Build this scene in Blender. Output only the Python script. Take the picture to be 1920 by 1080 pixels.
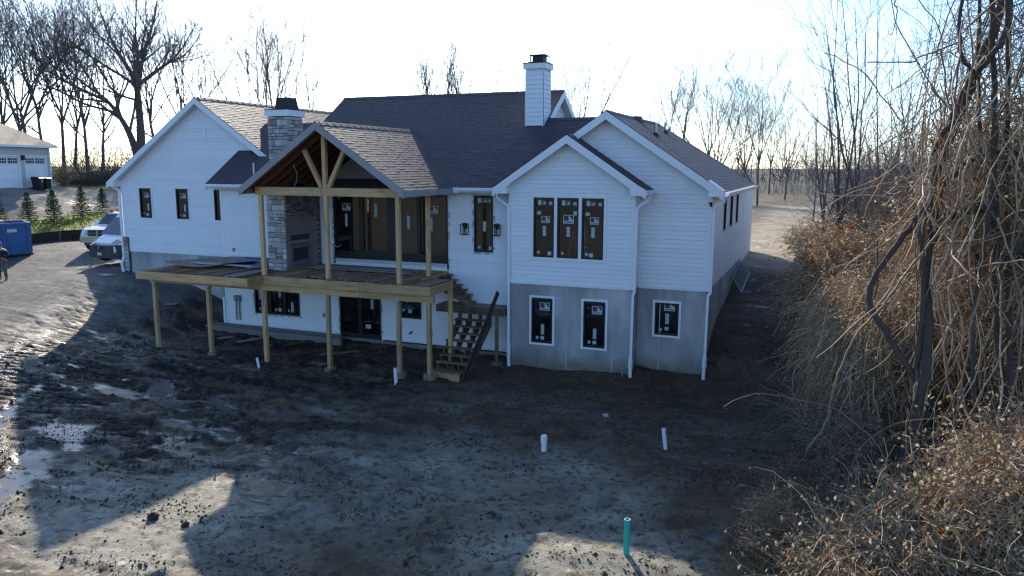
import bpy, math, random
import numpy as np
from mathutils import Vector, Matrix

for _o in list(bpy.data.objects):
    bpy.data.objects.remove(_o, do_unlink=True)
SC = bpy.context.scene
COL = SC.collection
R = math.radians
rnd = random.Random(7)

# ---------------------------------------------------------------- camera
cam_d = bpy.data.cameras.new('camera')
cam = bpy.data.objects.new('camera', cam_d)
COL.objects.link(cam)
SC.camera = cam
cam_d.sensor_width = 36.0
cam_d.lens = 27.10
cam_d.clip_start = 0.1
cam_d.clip_end = 5000
YAW, PITCH, ROLL = 0.383, 0.157, 0.003
def _cam_matrix():
    fw = Vector((-math.sin(YAW), math.cos(YAW), 0)); rt = Vector((math.cos(YAW), math.sin(YAW), 0)); up = Vector((0, 0, 1))
    F = fw * math.cos(PITCH) - up * math.sin(PITCH)
    U = up * math.cos(PITCH) + fw * math.sin(PITCH)
    Rr = rt * math.cos(ROLL) + U * math.sin(ROLL)
    Ur = U * math.cos(ROLL) - rt * math.sin(ROLL)
    m = Matrix((Rr, Ur, -F)).transposed().to_4x4()
    m.translation = Vector((10.0, -24.52, 3.975))
    return m
cam.matrix_world = _cam_matrix()

# ---------------------------------------------------------------- light
SUN_EL = R(24.5)
TO_SUN = Vector((-1.28, 1.78, 1.0)).normalized()
SUN_AZ = math.atan2(TO_SUN.x, TO_SUN.y)
world = bpy.data.worlds.new('World')
SC.world = world
world.use_nodes = True
world.cycles.sampling_method = 'NONE'
nt = world.node_tree
for n in list(nt.nodes):
    nt.nodes.remove(n)
wo = nt.nodes.new('ShaderNodeOutputWorld')
bg = nt.nodes.new('ShaderNodeBackground')
sky = nt.nodes.new('ShaderNodeTexSky')
sky.sky_type = 'NISHITA'
sky.sun_disc = False
sky.sun_elevation = SUN_EL
sky.sun_rotation = SUN_AZ
sky.altitude = 50
sky.air_density = 0.8
sky.dust_density = 0.9
sky.ozone_density = 2.0
bg.inputs['Strength'].default_value = 0.15
wb = nt.nodes.new('ShaderNodeMix'); wb.data_type = 'RGBA'; wb.blend_type = 'MULTIPLY'; wb.inputs['Factor'].default_value = 1
wb.inputs[7].default_value = (0.79, 0.97, 1.16, 1)                      # the photograph's cool white balance
nt.links.new(sky.outputs[0], wb.inputs[6]); nt.links.new(wb.outputs[2], bg.inputs[0])
nt.links.new(bg.outputs[0], wo.inputs[0])
sun_d = bpy.data.lights.new('sun', 'SUN')
sun_d.energy = 4.3
sun_d.angle = R(0.53)
sun_d.color = (1.0, 0.90, 0.74)
sun = bpy.data.objects.new('sun', sun_d)
COL.objects.link(sun)
sun.rotation_euler = TO_SUN.to_track_quat('Z', 'Y').to_euler()
sun.location = (-30, 40, 40)
SC.view_settings.view_transform = 'Standard'
SC.view_settings.look = 'None'
SC.view_settings.exposure = 0.82
SC.view_settings.gamma = 1.0
SC.view_settings.use_curve_mapping = False
SC.render.engine = 'CYCLES'
SC.cycles.use_adaptive_sampling = False
SC.cycles.use_denoising = True
SC.cycles.filter_width = 1.3
SC.cycles.sample_clamp_indirect = 3.0
SC.cycles.sampling_pattern = 'BLUE_NOISE'
SC.cycles.denoising_prefilter = 'ACCURATE'
SC.cycles.max_bounces = 6
SC.cycles.diffuse_bounces = 3
SC.cycles.glossy_bounces = 2
SC.cycles.transparent_max_bounces = 8
SC.cycles.transmission_bounces = 3
SC.cycles.caustics_reflective = False
SC.cycles.caustics_refractive = False

# ---------------------------------------------------------------- helpers
WL = {}                                   # world position of every empty / object origin
def wloc(o):
    return WL.get(o.name, Vector((0, 0, 0))) if o else Vector((0, 0, 0))
def tag(o, label=None, cat=None, group=None, kind=None):
    if label: o['label'] = label
    if cat: o['category'] = cat
    if group: o['group'] = group
    if kind: o['kind'] = kind
    return o
def thing(name, loc, label, cat, group=None, rotz=0.0):
    o = bpy.data.objects.new(name, None)
    o.empty_display_size = 0.3
    COL.objects.link(o)
    o.location = loc
    o.rotation_euler = (0, 0, rotz)
    WL[o.name] = Vector(loc)
    return tag(o, label, cat, group)
def link(name, me, parent=None, at=None):
    o = bpy.data.objects.new(name, me)
    COL.objects.link(o)
    if parent is not None:
        o.parent = parent
    WL[o.name] = wloc(parent).copy()
    if at is not None:
        o.location = Vector(at) - wloc(parent)
        WL[o.name] = Vector(at)
    return o
def np_mesh(name, V, F, mats, mi=None, smooth=False):
    """V (n,3) array, F (m,k) array of equal sized faces or list of lists"""
    me = bpy.data.meshes.new(name)
    V = np.asarray(V, dtype=np.float32)
    if isinstance(F, np.ndarray):
        m, k = F.shape
        tot = np.full(m, k, dtype=np.int32)
        idx = F.ravel().astype(np.int32)
    else:
        tot = np.array([len(f) for f in F], dtype=np.int32)
        idx = np.array([i for f in F for i in f], dtype=np.int32)
        m = len(F)
    me.vertices.add(len(V)); me.vertices.foreach_set('co', V.ravel())
    me.loops.add(len(idx)); me.loops.foreach_set('vertex_index', idx)
    me.polygons.add(m)
    st = np.zeros(m, dtype=np.int32); st[1:] = np.cumsum(tot)[:-1]
    me.polygons.foreach_set('loop_start', st)
    me.polygons.foreach_set('loop_total', tot)
    if mi is not None:
        me.polygons.foreach_set('material_index', np.asarray(mi, dtype=np.int32))
    me.polygons.foreach_set('use_smooth', np.full(m, bool(smooth)))
    for mt in (mats if isinstance(mats, (list, tuple)) else [mats]):
        me.materials.append(mt)
    me.update(calc_edges=True)
    return me
class MB:
    def __init__(s): s.v = []; s.f = []; s.m = []
    def poly(s, pts, m=0):
        b = len(s.v); s.v += [tuple(p) for p in pts]; s.f.append(list(range(b, b + len(pts)))); s.m.append(m)
    def hexa(s, p, m=0):
        """8 points: bottom 4 ccw, top 4 ccw"""
        b = len(s.v); s.v += [tuple(q) for q in p]
        for f in ((3, 2, 1, 0), (4, 5, 6, 7), (0, 1, 5, 4), (1, 2, 6, 5), (2, 3, 7, 6), (3, 0, 4, 7)):
            s.f.append([b + i for i in f]); s.m.append(m)
    def box(s, x0, x1, y0, y1, z0, z1, m=0):
        s.hexa([(x0, y0, z0), (x1, y0, z0), (x1, y1, z0), (x0, y1, z0), (x0, y0, z1), (x1, y0, z1), (x1, y1, z1), (x0, y1, z1)], m)
    def bar(s, p, q, w, h, up=(0, 0, 1), m=0, w2=None, h2=None):
        p, q = Vector(p), Vector(q); d = (q - p).normalized(); up = Vector(up)
        if abs(d.dot(up)) > .98: up = Vector((0, 1, 0)) if abs(d.y) < .9 else Vector((1, 0, 0))
        x = d.cross(up).normalized(); y = x.cross(d).normalized()
        w2 = w if w2 is None else w2; h2 = h if h2 is None else h2
        a = [p - x * w / 2 - y * h / 2, p + x * w / 2 - y * h / 2, p + x * w / 2 + y * h / 2, p - x * w / 2 + y * h / 2]
        b = [q - x * w2 / 2 - y * h2 / 2, q + x * w2 / 2 - y * h2 / 2, q + x * w2 / 2 + y * h2 / 2, q - x * w2 / 2 + y * h2 / 2]
        s.hexa(a + b, m)
    def prism(s, pts, vec, m=0):
        b = len(s.v); n = len(pts); vec = Vector(vec)
        s.v += [tuple(p) for p in pts] + [tuple(Vector(p) + vec) for p in pts]
        s.f.append([b + i for i in range(n)][::-1]); s.m.append(m)
        s.f.append([b + n + i for i in range(n)]); s.m.append(m)
        for i in range(n):
            j = (i + 1) % n
            s.f.append([b + i, b + j, b + n + j, b + n + i]); s.m.append(m)
    def tube(s, pts, r, n=10, m=0, cap=True):
        pts = [Vector(p) for p in pts]; k = len(pts)
        rr = r if isinstance(r, (list, tuple)) else [r] * k
        ref = Vector((.31, .22, .93)); b = len(s.v)
        d0 = (pts[-1] - pts[0]).normalized()
        if abs(d0.dot(ref)) > .9: ref = Vector((1, .1, 0))
        for i, p in enumerate(pts):
            d = (pts[min(i + 1, k - 1)] - pts[max(i - 1, 0)]).normalized()
            x = d.cross(ref).normalized(); y = d.cross(x)
            for j in range(n):
                a = 2 * math.pi * j / n
                s.v.append(tuple(p + (x * math.cos(a) + y * math.sin(a)) * rr[i]))
        for i in range(k - 1):
            for j in range(n):
                j2 = (j + 1) % n
                s.f.append([b + i * n + j, b + i * n + j2, b + (i + 1) * n + j2, b + (i + 1) * n + j]); s.m.append(m)
        if cap:
            s.f.append([b + j for j in range(n)][::-1]); s.m.append(m)
            s.f.append([b + (k - 1) * n + j for j in range(n)]); s.m.append(m)
    def loft(s, rings, m=0, cap=True):
        b = len(s.v); n = len(rings[0])
        for r in rings: s.v += [tuple(p) for p in r]
        for i in range(len(rings) - 1):
            for j in range(n):
                j2 = (j + 1) % n
                s.f.append([b + i * n + j, b + i * n + j2, b + (i + 1) * n + j2, b + (i + 1) * n + j]); s.m.append(m)
        if cap:
            s.f.append([b + j for j in range(n)][::-1]); s.m.append(m)
            s.f.append([b + (len(rings) - 1) * n + j for j in range(n)]); s.m.append(m)
    def disc(s, c, nrm, r, n=14, m=0):
        c = Vector(c); q = Vector(nrm).to_track_quat('Z', 'Y')
        s.poly([c + q @ Vector((r * math.cos(2 * math.pi * i / n), r * math.sin(2 * math.pi * i / n), 0)) for i in range(n)], m)
    def mesh(s, name, mats, off=(0, 0, 0), smooth=False):
        V = np.array(s.v, dtype=np.float64) - np.array(off)
        return np_mesh(name, V, s.f, mats, s.m, smooth)
    def build(s, name, mats, parent=None, smooth=False, local=False):
        me = s.mesh(name, mats, (0, 0, 0) if local else tuple(wloc(parent)), smooth)
        return link(name, me, parent)
def inst(me, name, parent, at, rot=(0, 0, 0), scale=(1, 1, 1)):
    o = bpy.data.objects.new(name, me); COL.objects.link(o)
    if parent is not None: o.parent = parent
    o.location = Vector(at) - wloc(parent); o.rotation_euler = rot; o.scale = scale
    return o
def copy_tree(root, loc, rotz=0.0, scale=None, label=None):
    """copy a thing with its parts and their sub-parts"""
    def cp(o, par):
        c = o.copy(); COL.objects.link(c); c.parent = par
        for ch in o.children: cp(ch, c)
        return c
    c = cp(root, None)
    c.location = loc; c.rotation_euler = (0, 0, rotz)
    if scale: c.scale = scale if not isinstance(scale, (int, float)) else (scale,) * 3
    if label: c['label'] = label
    WL[c.name] = Vector(loc)
    return c
# 2-D value noise
def vnoise(x, y, seed=0):
    xi = np.floor(x).astype(np.int64); yi = np.floor(y).astype(np.int64)
    fx = x - xi; fy = y - yi
    fx = fx * fx * (3 - 2 * fx); fy = fy * fy * (3 - 2 * fy)
    def h(a, b):
        n = (a * 374761393 + b * 668265263 + seed * 974634777) & 0x7fffffff
        n = ((n ^ (n >> 13)) * 1274126177) & 0x7fffffff
        n = (n ^ (n >> 16)) & 0xffff
        return n / 65535.0
    return (h(xi, yi) * (1 - fx) + h(xi + 1, yi) * fx) * (1 - fy) + (h(xi, yi + 1) * (1 - fx) + h(xi + 1, yi + 1) * fx) * fy
def fbm(x, y, seed=0, oct=4):
    s = 0; a = .5; t = 0
    for i in range(oct):
        s = s + a * vnoise(x * 2 ** i, y * 2 ** i, seed + i * 17); t += a; a *= .5
    return s / t
def sstep(a, b, x):
    t = np.clip((x - a) / (b - a), 0, 1)
    return t * t * (3 - 2 * t)

# ---------------------------------------------------------------- materials
def new_mat(name):
    m = bpy.data.materials.new(name); m.use_nodes = True
    b = m.node_tree.nodes['Principled BSDF']
    return m, m.node_tree, b
def mul_node(N, L, col, fac):
    mx = N.new('ShaderNodeMix'); mx.data_type = 'RGBA'; mx.blend_type = 'MULTIPLY'; mx.inputs['Factor'].default_value = 1
    L.new(col, mx.inputs[6]); L.new(fac, mx.inputs[7]); return mx.outputs[2]
def pm(name, base, rough=.6, var=.15, scale=3.0, bump=0.0, bscale=40.0, island=0.0, orand=0.0, metal=0.0, spec=.4, stretch=(1, 1, 1), tint=None, detail=4, col2=None, c2scale=None, c2lo=.5, c2hi=.65):
    m, t, b = new_mat(name); N, L = t.nodes, t.links
    b.inputs['Roughness'].default_value = rough
    b.inputs['Metallic'].default_value = metal
    b.inputs['Specular IOR Level'].default_value = spec
    tc = N.new('ShaderNodeTexCoord'); mp = N.new('ShaderNodeMapping'); mp.inputs['Scale'].default_value = stretch
    L.new(tc.outputs['Object'], mp.inputs[0])
    rgb = N.new('ShaderNodeRGB'); rgb.outputs[0].default_value = (*base, 1)
    col = rgb.outputs[0]
    if col2 is not None:
        nz = N.new('ShaderNodeTexNoise'); nz.inputs['Scale'].default_value = c2scale or scale; nz.inputs['Detail'].default_value = 5
        L.new(mp.outputs[0], nz.inputs['Vector'])
        mr = N.new('ShaderNodeMapRange'); mr.inputs[1].default_value = c2lo; mr.inputs[2].default_value = c2hi
        L.new(nz.outputs['Fac'], mr.inputs[0])
        mx = N.new('ShaderNodeMix'); mx.data_type = 'RGBA'; L.new(mr.outputs[0], mx.inputs[0]); L.new(col, mx.inputs[6]); mx.inputs[7].default_value = (*col2, 1)
        col = mx.outputs[2]
    facs = []
    if var:
        nz = N.new('ShaderNodeTexNoise'); nz.inputs['Scale'].default_value = scale; nz.inputs['Detail'].default_value = detail
        L.new(mp.outputs[0], nz.inputs['Vector']); facs.append((nz.outputs['Fac'], var * 2.4))
    if island:
        g = N.new('ShaderNodeNewGeometry'); facs.append((g.outputs['Random Per Island'], island * 2))
    if orand:
        oi = N.new('ShaderNodeObjectInfo'); facs.append((oi.outputs['Random'], orand * 2))
    for o, a in facs:
        mr = N.new('ShaderNodeMapRange'); mr.inputs[3].default_value = 1 - a / 2; mr.inputs[4].default_value = 1 + a / 2
        L.new(o, mr.inputs[0]); col = mul_node(N, L, col, mr.outputs[0])
    L.new(col, b.inputs['Base Color'])
    if bump:
        nz = N.new('ShaderNodeTexNoise'); nz.inputs['Scale'].default_value = bscale; nz.inputs['Detail'].default_value = 3
        L.new(mp.outputs[0], nz.inputs['Vector'])
        bp = N.new('ShaderNodeBump'); bp.inputs['Strength'].default_value = bump; bp.inputs['Distance'].default_value = .02
        L.new(nz.outputs['Fac'], bp.inputs['Height']); L.new(bp.outputs[0], b.inputs['Normal'])
    return m
def ramp_mat(name, stops, rough=.6, spec=.3, island=True, var=.25, scale=8, trans=0.0):
    """colour picked per mesh island (or per object) from a ramp of natural colours"""
    m, t, b = new_mat(name); N, L = t.nodes, t.links
    cr = N.new('ShaderNodeValToRGB'); e = cr.color_ramp; e.interpolation = 'CONSTANT'
    while len(e.elements) < len(stops): e.elements.new(.5)
    for el, (p, c) in zip(e.elements, stops): el.position = p; el.color = (*c, 1)
    if island:
        g = N.new('ShaderNodeNewGeometry'); L.new(g.outputs['Random Per Island'], cr.inputs[0])
    else:
        oi = N.new('ShaderNodeObjectInfo'); L.new(oi.outputs['Random'], cr.inputs[0])
    nz = N.new('ShaderNodeTexNoise'); nz.inputs['Scale'].default_value = scale; nz.inputs['Detail'].default_value = 4
    tc = N.new('ShaderNodeTexCoord'); L.new(tc.outputs['Object'], nz.inputs['Vector'])
    mr = N.new('ShaderNodeMapRange'); mr.inputs[3].default_value = 1 - var * 1.2; mr.inputs[4].default_value = 1 + var * 1.2
    L.new(nz.outputs['Fac'], mr.inputs[0])
    cc = mul_node(N, L, cr.outputs[0], mr.outputs[0]); L.new(cc, b.inputs['Base Color'])
    b.inputs['Roughness'].default_value = rough; b.inputs['Specular IOR Level'].default_value = spec
    if trans:
        tl = N.new('ShaderNodeBsdfTranslucent'); L.new(cc, tl.inputs[0]); ms = N.new('ShaderNodeMixShader'); ms.inputs[0].default_value = trans
        L.new(b.outputs[0], ms.inputs[1]); L.new(tl.outputs[0], ms.inputs[2]); L.new(ms.outputs[0], N['Material Output'].inputs[0])
    return m
M = {}
M['siding'] = pm('white_siding', (.80, .81, .82), .55, .04, 1.2, island=0, orand=.03, bump=.05, bscale=30)
M['trim'] = pm('white_trim', (.82, .83, .84), .45, .03, 1.5)
M['gutter'] = pm('white_gutter', (.83, .84, .85), .3, .02, 2)
M['soffit'] = pm('white_soffit', (.78, .78, .77), .6, .03, 2)
M['shingle'] = pm('charcoal_shingle', (.070, .054, .058), .66, .10, .8, island=.16, spec=.35, bump=.4, bscale=160)
M['roofedge'] = pm('roof_edge', (.035, .033, .036), .7, .1, 3)
M['concrete'] = pm('poured_concrete', (.34, .335, .32), .85, .42, 1.5, bump=.2, bscale=25, detail=8, col2=(.50, .495, .48), c2scale=.8, stretch=(1, 1, .35))
def concrete_mat():
    m = M['concrete']; t = m.node_tree; N, L = t.nodes, t.links; b = N['Principled BSDF']
    src = b.inputs['Base Color'].links[0].from_socket
    g = N.new('ShaderNodeNewGeometry'); sx = N.new('ShaderNodeSeparateXYZ'); L.new(g.outputs['Position'], sx.inputs[0])
    nz = N.new('ShaderNodeTexNoise'); nz.inputs['Scale'].default_value = 1.6; nz.inputs['Detail'].default_value = 5; L.new(g.outputs['Position'], nz.inputs['Vector'])
    ad = N.new('ShaderNodeMath'); ad.operation = 'MULTIPLY_ADD'; ad.inputs[1].default_value = -.9; L.new(nz.outputs['Fac'], ad.inputs[0]); L.new(sx.outputs['Z'], ad.inputs[2])
    mr = N.new('ShaderNodeMapRange'); mr.inputs[1].default_value = -2.7; mr.inputs[2].default_value = -3.3; L.new(ad.outputs[0], mr.inputs[0])
    mx = N.new('ShaderNodeMix'); mx.data_type = 'RGBA'; mx.inputs[7].default_value = (.16, .115, .075, 1)
    ml = N.new('ShaderNodeMath'); ml.operation = 'MULTIPLY'; ml.inputs[1].default_value = .75; L.new(mr.outputs[0], ml.inputs[0])
    L.new(ml.outputs[0], mx.inputs[0]); L.new(src, mx.inputs[6]); L.new(mx.outputs[2], b.inputs['Base Color'])
concrete_mat()
M['black'] = pm('black_window_frame', (.018, .016, .016), .35, .05, 3)
M['iron'] = pm('black_iron', (.02, .02, .022), .4, .05, 3, metal=.4)
M['timber'] = pm('treated_timber', (.55, .345, .165), .7, .32, 2.2, orand=.26, bump=.15, bscale=30, stretch=(3, 3, .5), col2=(.36, .19, .08), c2scale=3.0, c2lo=.56, c2hi=.72)
M['timber_h'] = pm('treated_timber_beam', (.49, .30, .14), .7, .32, 2.2, orand=.26, bump=.15, bscale=30, stretch=(.5, 3, 3), col2=(.32, .165, .075), c2scale=3.0, c2lo=.55, c2hi=.72)
M['joist'] = pm('joist_lumber', (.34, .21, .11), .75, .35, 2.0, orand=.4, stretch=(4, .5, 4), col2=(.20, .14, .08), c2scale=2)
M['stairwood'] = pm('weathered_stair_lumber', (.17, .125, .07), .75, .35, 2.0, orand=.3, col2=(.09, .07, .045), c2scale=3)
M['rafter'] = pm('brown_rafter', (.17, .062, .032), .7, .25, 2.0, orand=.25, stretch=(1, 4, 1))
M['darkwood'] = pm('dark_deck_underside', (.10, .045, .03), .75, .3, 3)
M['primed'] = pm('grey_primed_board', (.33, .30, .30), .7, .18, 3, bump=.1)
M['sheath'] = pm('grey_sheathing', (.30, .27, .265), .75, .12, 2)
M['oldwood'] = pm('grey_old_lumber', (.22, .19, .17), .8, .3, 3, orand=.3, stretch=(.5, 3, 3))
M['stone'] = ramp_mat('ledge_stone', [(0, (.40, .39, .38)), (.3, (.50, .48, .45)), (.5, (.33, .31, .30)), (.66, (.56, .54, .51)), (.82, (.27, .225, .2)), (.92, (.43, .37, .31))], .8, .3, False, .3, 9)
M['stone_b'] = ramp_mat('shaded_brown_stone', [(0, (.22, .17, .15)), (.35, (.28, .22, .19)), (.6, (.17, .14, .13)), (.8, (.33, .27, .22))], .8, .3, False, .3, 9)  # browner, darker ledge stone; porch roof shade is put into its colour
M['mortar'] = pm('mortar', (.09, .09, .092), .9, .2, 6)
M['mortar2'] = pm('scratch_coat', (.27, .225, .205), .9, .18, 5, bump=.3)
M['railwood'] = pm('dark_wet_board', (.045, .033, .024), .7, .3, 3)
M['dullmetal'] = pm('dull_grey_metal', (.20, .21, .22), .5, .15, 5, metal=.3)
M['mortar_pale'] = pm('pale_joint', (.52, .52, .51), .9, .35, 6)
M['metal'] = pm('galvanised_metal', (.45, .46, .47), .35, .1, 5, metal=.8)
M['zinc'] = pm('grey_flashing', (.23, .23, .235), .5, .1, 5, metal=.5)
M['pvc'] = pm('white_pvc', (.80, .82, .84), .35, .04, 3)
M['teal'] = pm('green_sewer_pvc', (.02, .42, .31), .35, .08, 3)
M['tape'] = ramp_mat('window_flange_tape', [(0, (.75, .75, .76)), (.75, (.42, .42, .44))], .6, .3, True, .1)
M['dark'] = pm('dark_inside', (.05, .045, .042), .8, .2, 2)
M['drywall'] = pm('interior_studs', (.19, .17, .165), .85, .3, 1.2, stretch=(3, 3, .4))
M['interior'] = pm('interior_floor', (.15, .14, .13), .85, .2, 1.5)
M['sticker'] = pm('white_sticker', (.50, .53, .53), .6, .08, 8)
M['stick_pale'] = pm('pale_label', (.38, .47, .46), .6, .08, 8)
M['stick_red'] = pm('dark_red_print', (.075, .022, .02), .6, .08, 8)
M['stick_dk'] = pm('dark_print', (.05, .055, .06), .6, .08, 8)
def glass_mat():
    m, t, b = new_mat('window_glass'); N, L = t.nodes, t.links
    N.remove(b)
    tr = N.new('ShaderNodeBsdfTransparent'); tr.inputs[0].default_value = (.82, .80, .80, 1)
    gl = N.new('ShaderNodeBsdfGlossy'); gl.inputs['Roughness'].default_value = .02; gl.inputs[0].default_value = (.95, .95, .95, 1)
    fr = N.new('ShaderNodeFresnel'); fr.inputs[0].default_value = 1.95
    mx = N.new('ShaderNodeMixShader')
    L.new(fr.outputs[0], mx.inputs[0]); L.new(tr.outputs[0], mx.inputs[1]); L.new(gl.outputs[0], mx.inputs[2])
    L.new(mx.outputs[0], N['Material Output'].inputs[0])
    return m
M['glass'] = glass_mat()
# ---------------------------------------------------------------- terrain
CP = np.array([
 (-13.5, -2.7, -2.92), (-10.9, -2.7, -2.95), (-8.2, -2.8, -3.04), (-5.5, -2.8, -3.04), (-2.7, -2.8, -3.0), (-1.6, -2.8, -2.97), (0, -.1, -2.94), (2.2, -.1, -2.93), (4.4, -.1, -2.9),
 (5.6, .6, -2.85), (6.75, .7, -2.78), (6.75, 1.5, -2.1), (6.75, 2.7, -1.56), (6.75, 4.1, -1.3), (6.75, 7.4, -.98), (6.75, 8.6, -.66), (6.75, 11.5, -.26),
 (9, .0, -2.75), (9, 2.7, -1.75), (9, 7.4, -1.05), (9, 11.5, -.4), (9, 16, -.2), (8.5, 22, -.1), (7, 16, -.2), (13, 0, -2.4), (13, 8, -1.1), (18, 0, -2.0), (14, -9, -2.7), (18, -12, -2.5),
 (-14.8, 2.2, -2.07), (-16.1, 2.2, -1.6), (-18.3, 2.2, -1.2), (-20.5, 2.2, -.98), (-13.1, .7, -2.72), (-8, .6, -2.82), (-2, .6, -2.88), (-14.4, -7.3, -2.35), (-2.8, -15.6, -3.0), (5.4, -13, -2.95), (12, -13, -2.9), (2, -7, -2.97), (7, -6, -2.92),
 (7.1, -11.9, -2.9), (-20.5, .9, -1.0), (-21.4, -2.8, -1.5), (-22, -9, -2.2), (-10, -10, -2.9), (-25.5, -.2, -1.42), (-28, -4, -1.6), (-23.8, 3.2, -1.0), (-28, 5.5, -.76), (-30, 4, -1.05), (-33, 7, -.75), (-36, 12, -.6),
 (-25, 10, -.7), (-22, 18, -.5), (-42, 13.4, -.2), (-42.1, 17.6, .0), (-45, 21.8, .15), (-39.5, 13, -.2), (-47, 14.6, .3), (-46.3, 18.4, .3), (-50.9, 27.3, .3), (-52.5, 18.7, 2.0), (-54.6, 24.9, 2.0), (-58, 20, 2.05), (-56.6, 28.2, 2.0), (-58.7, 34.5, 2.0), (-62, 32, 2.0), (-66, 24, 2.1), (-50, 4, .6),
 (-100, 60, 3), (-60, 90, 2), (0, 80, .0), (0, 50, 0.), (20, 60, 0), (-20, 45, .2), (40, 80, 0), (100, 50, 0), (60, -20, -2.5), (40, -60, -3), (0, -60, -3), (-60, -50, -2.5), (-110, 0, 1.0), (0, 200, 0), (-200, 150, 3), (200, 150, 0), (200, -150, -3), (-200, -150, -2), (-12, 8, -1.2), (0, 6, -1.2), (0, 14, -.3), (-15, 18, -.4)])
def _tps_fit(P, z):
    n = len(P); d2 = ((P[:, None] - P[None]) ** 2).sum(-1) + 1e-9
    K = d2 * np.log(d2) * .5
    A = np.zeros((n + 3, n + 3)); A[:n, :n] = K + np.eye(n) * .05; A[:n, n] = 1; A[:n, n + 1:] = P; A[n, :n] = 1; A[n + 1:, :n] = P.T
    return np.linalg.solve(A, np.r_[z, 0, 0, 0])
_W = _tps_fit(CP[:, :2], CP[:, 2])
def base_z(x, y):
    x = np.asarray(x, float); y = np.asarray(y, float)
    sh = x.shape; x = x.ravel(); y = y.ravel(); out = np.empty_like(x)
    for s in range(0, len(x), 20000):
        xx = x[s:s + 20000]; yy = y[s:s + 20000]
        d2 = (xx[:, None] - CP[None, :, 0]) ** 2 + (yy[:, None] - CP[None, :, 1]) ** 2 + 1e-9
        out[s:s + 20000] = (d2 * np.log(d2) * .5) @ _W[:-3] + _W[-3] + _W[-2] * xx + _W[-1] * yy
    r = np.hypot(x, y); f = sstep(130, 220, r)
    return (out * (1 - f) + 0.3 * f).reshape(sh)
def seg_d(x, y, pts):
    d = np.full(x.shape, 1e9)
    for (ax, ay), (bx, by) in zip(pts[:-1], pts[1:]):
        vx, vy = bx - ax, by - ay; t = np.clip(((x - ax) * vx + (y - ay) * vy) / (vx * vx + vy * vy), 0, 1)
        d = np.minimum(d, np.hypot(x - ax - t * vx, y - ay - t * vy))
    return d
WET_LINES = [([(-10.6, -7.9), (-8.8, -7.7), (-6.6, -7.2), (-4.6, -7.5), (-3.4, -7.6)], .30), ([(-5.2, -10.2), (-4.2, -10.7), (-3.2, -10.9), (-2.2, -10.7)], .32), ([(-9.7, -6.3), (-8.8, -6.9), (-8.1, -7.4)], .3),
             ([(-2.4, -9.4), (-1.9, -10.2), (-1.3, -11.1), (-.8, -12.1)], .42), ([(-7.4, -12.2), (-6.9, -12.7), (-6.3, -13.5), (-5.5, -14.8)], .38), ([(-4.9, -13.2), (-4.2, -13.7)], .5), ([(-9.0, -10.9), (-8.2, -10.6), (-7.0, -11.6)], .3),
             ([(-6.4, -9.1), (-5.2, -8.9), (-4.0, -9.3)], .22), ([(-1.4, -14.2), (-.4, -13.1), (.5, -12.6)], .16), ([(-8.9, -3.6), (-8.1, -3.7)], .25), ([(-6.7, -2.2), (-6.1, -2.3)], .2), ([(-12, -9), (-11, -10), (-9.5, -12.5)], .22)]
RUTS = [([(1.2, -12.5), (4.0, -10.3), (7.8, -8.6)], .15, .05), ([(2.4, -13.8), (4.9, -11.7), (8.4, -10.2)], .15, .05), ([(-8, -4.4), (-3, -5.4), (2, -5.0), (6.5, -3.6)], .16, .05), ([(-8, -6.0), (-3, -7.0), (2.2, -6.6), (7, -5.2)], .16, .05), ([(.3, -13.2), (.8, -12.3), (2.6, -11.4)], .22, .07), ([(2, -13.2), (3.5, -12.2), (5.2, -11.4), (6.5, -9.5)], .2, .07), ([(-3, -9.6), (-1, -8.7), (1.2, -8.4)], .18, .08), ([(.3, -10.6), (2.2, -9.6), (3.9, -9.2)], .2, .06), ([(1, -7.4), (3.4, -6.2), (5.6, -5.6)], .25, .05), ([(3.6, -4.8), (4.6, -4.3), (5.3, -4.6)], .3, .09), ([(-14, -6), (-10, -5), (-6, -5.2)], .25, .06), ([(-13, -9), (-9, -8.7), (-5, -8.2)], .3, .06), ([(-11, -13), (-8, -11.3), (-5, -11.8), (-3, -12)], .25, .06)]
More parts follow.
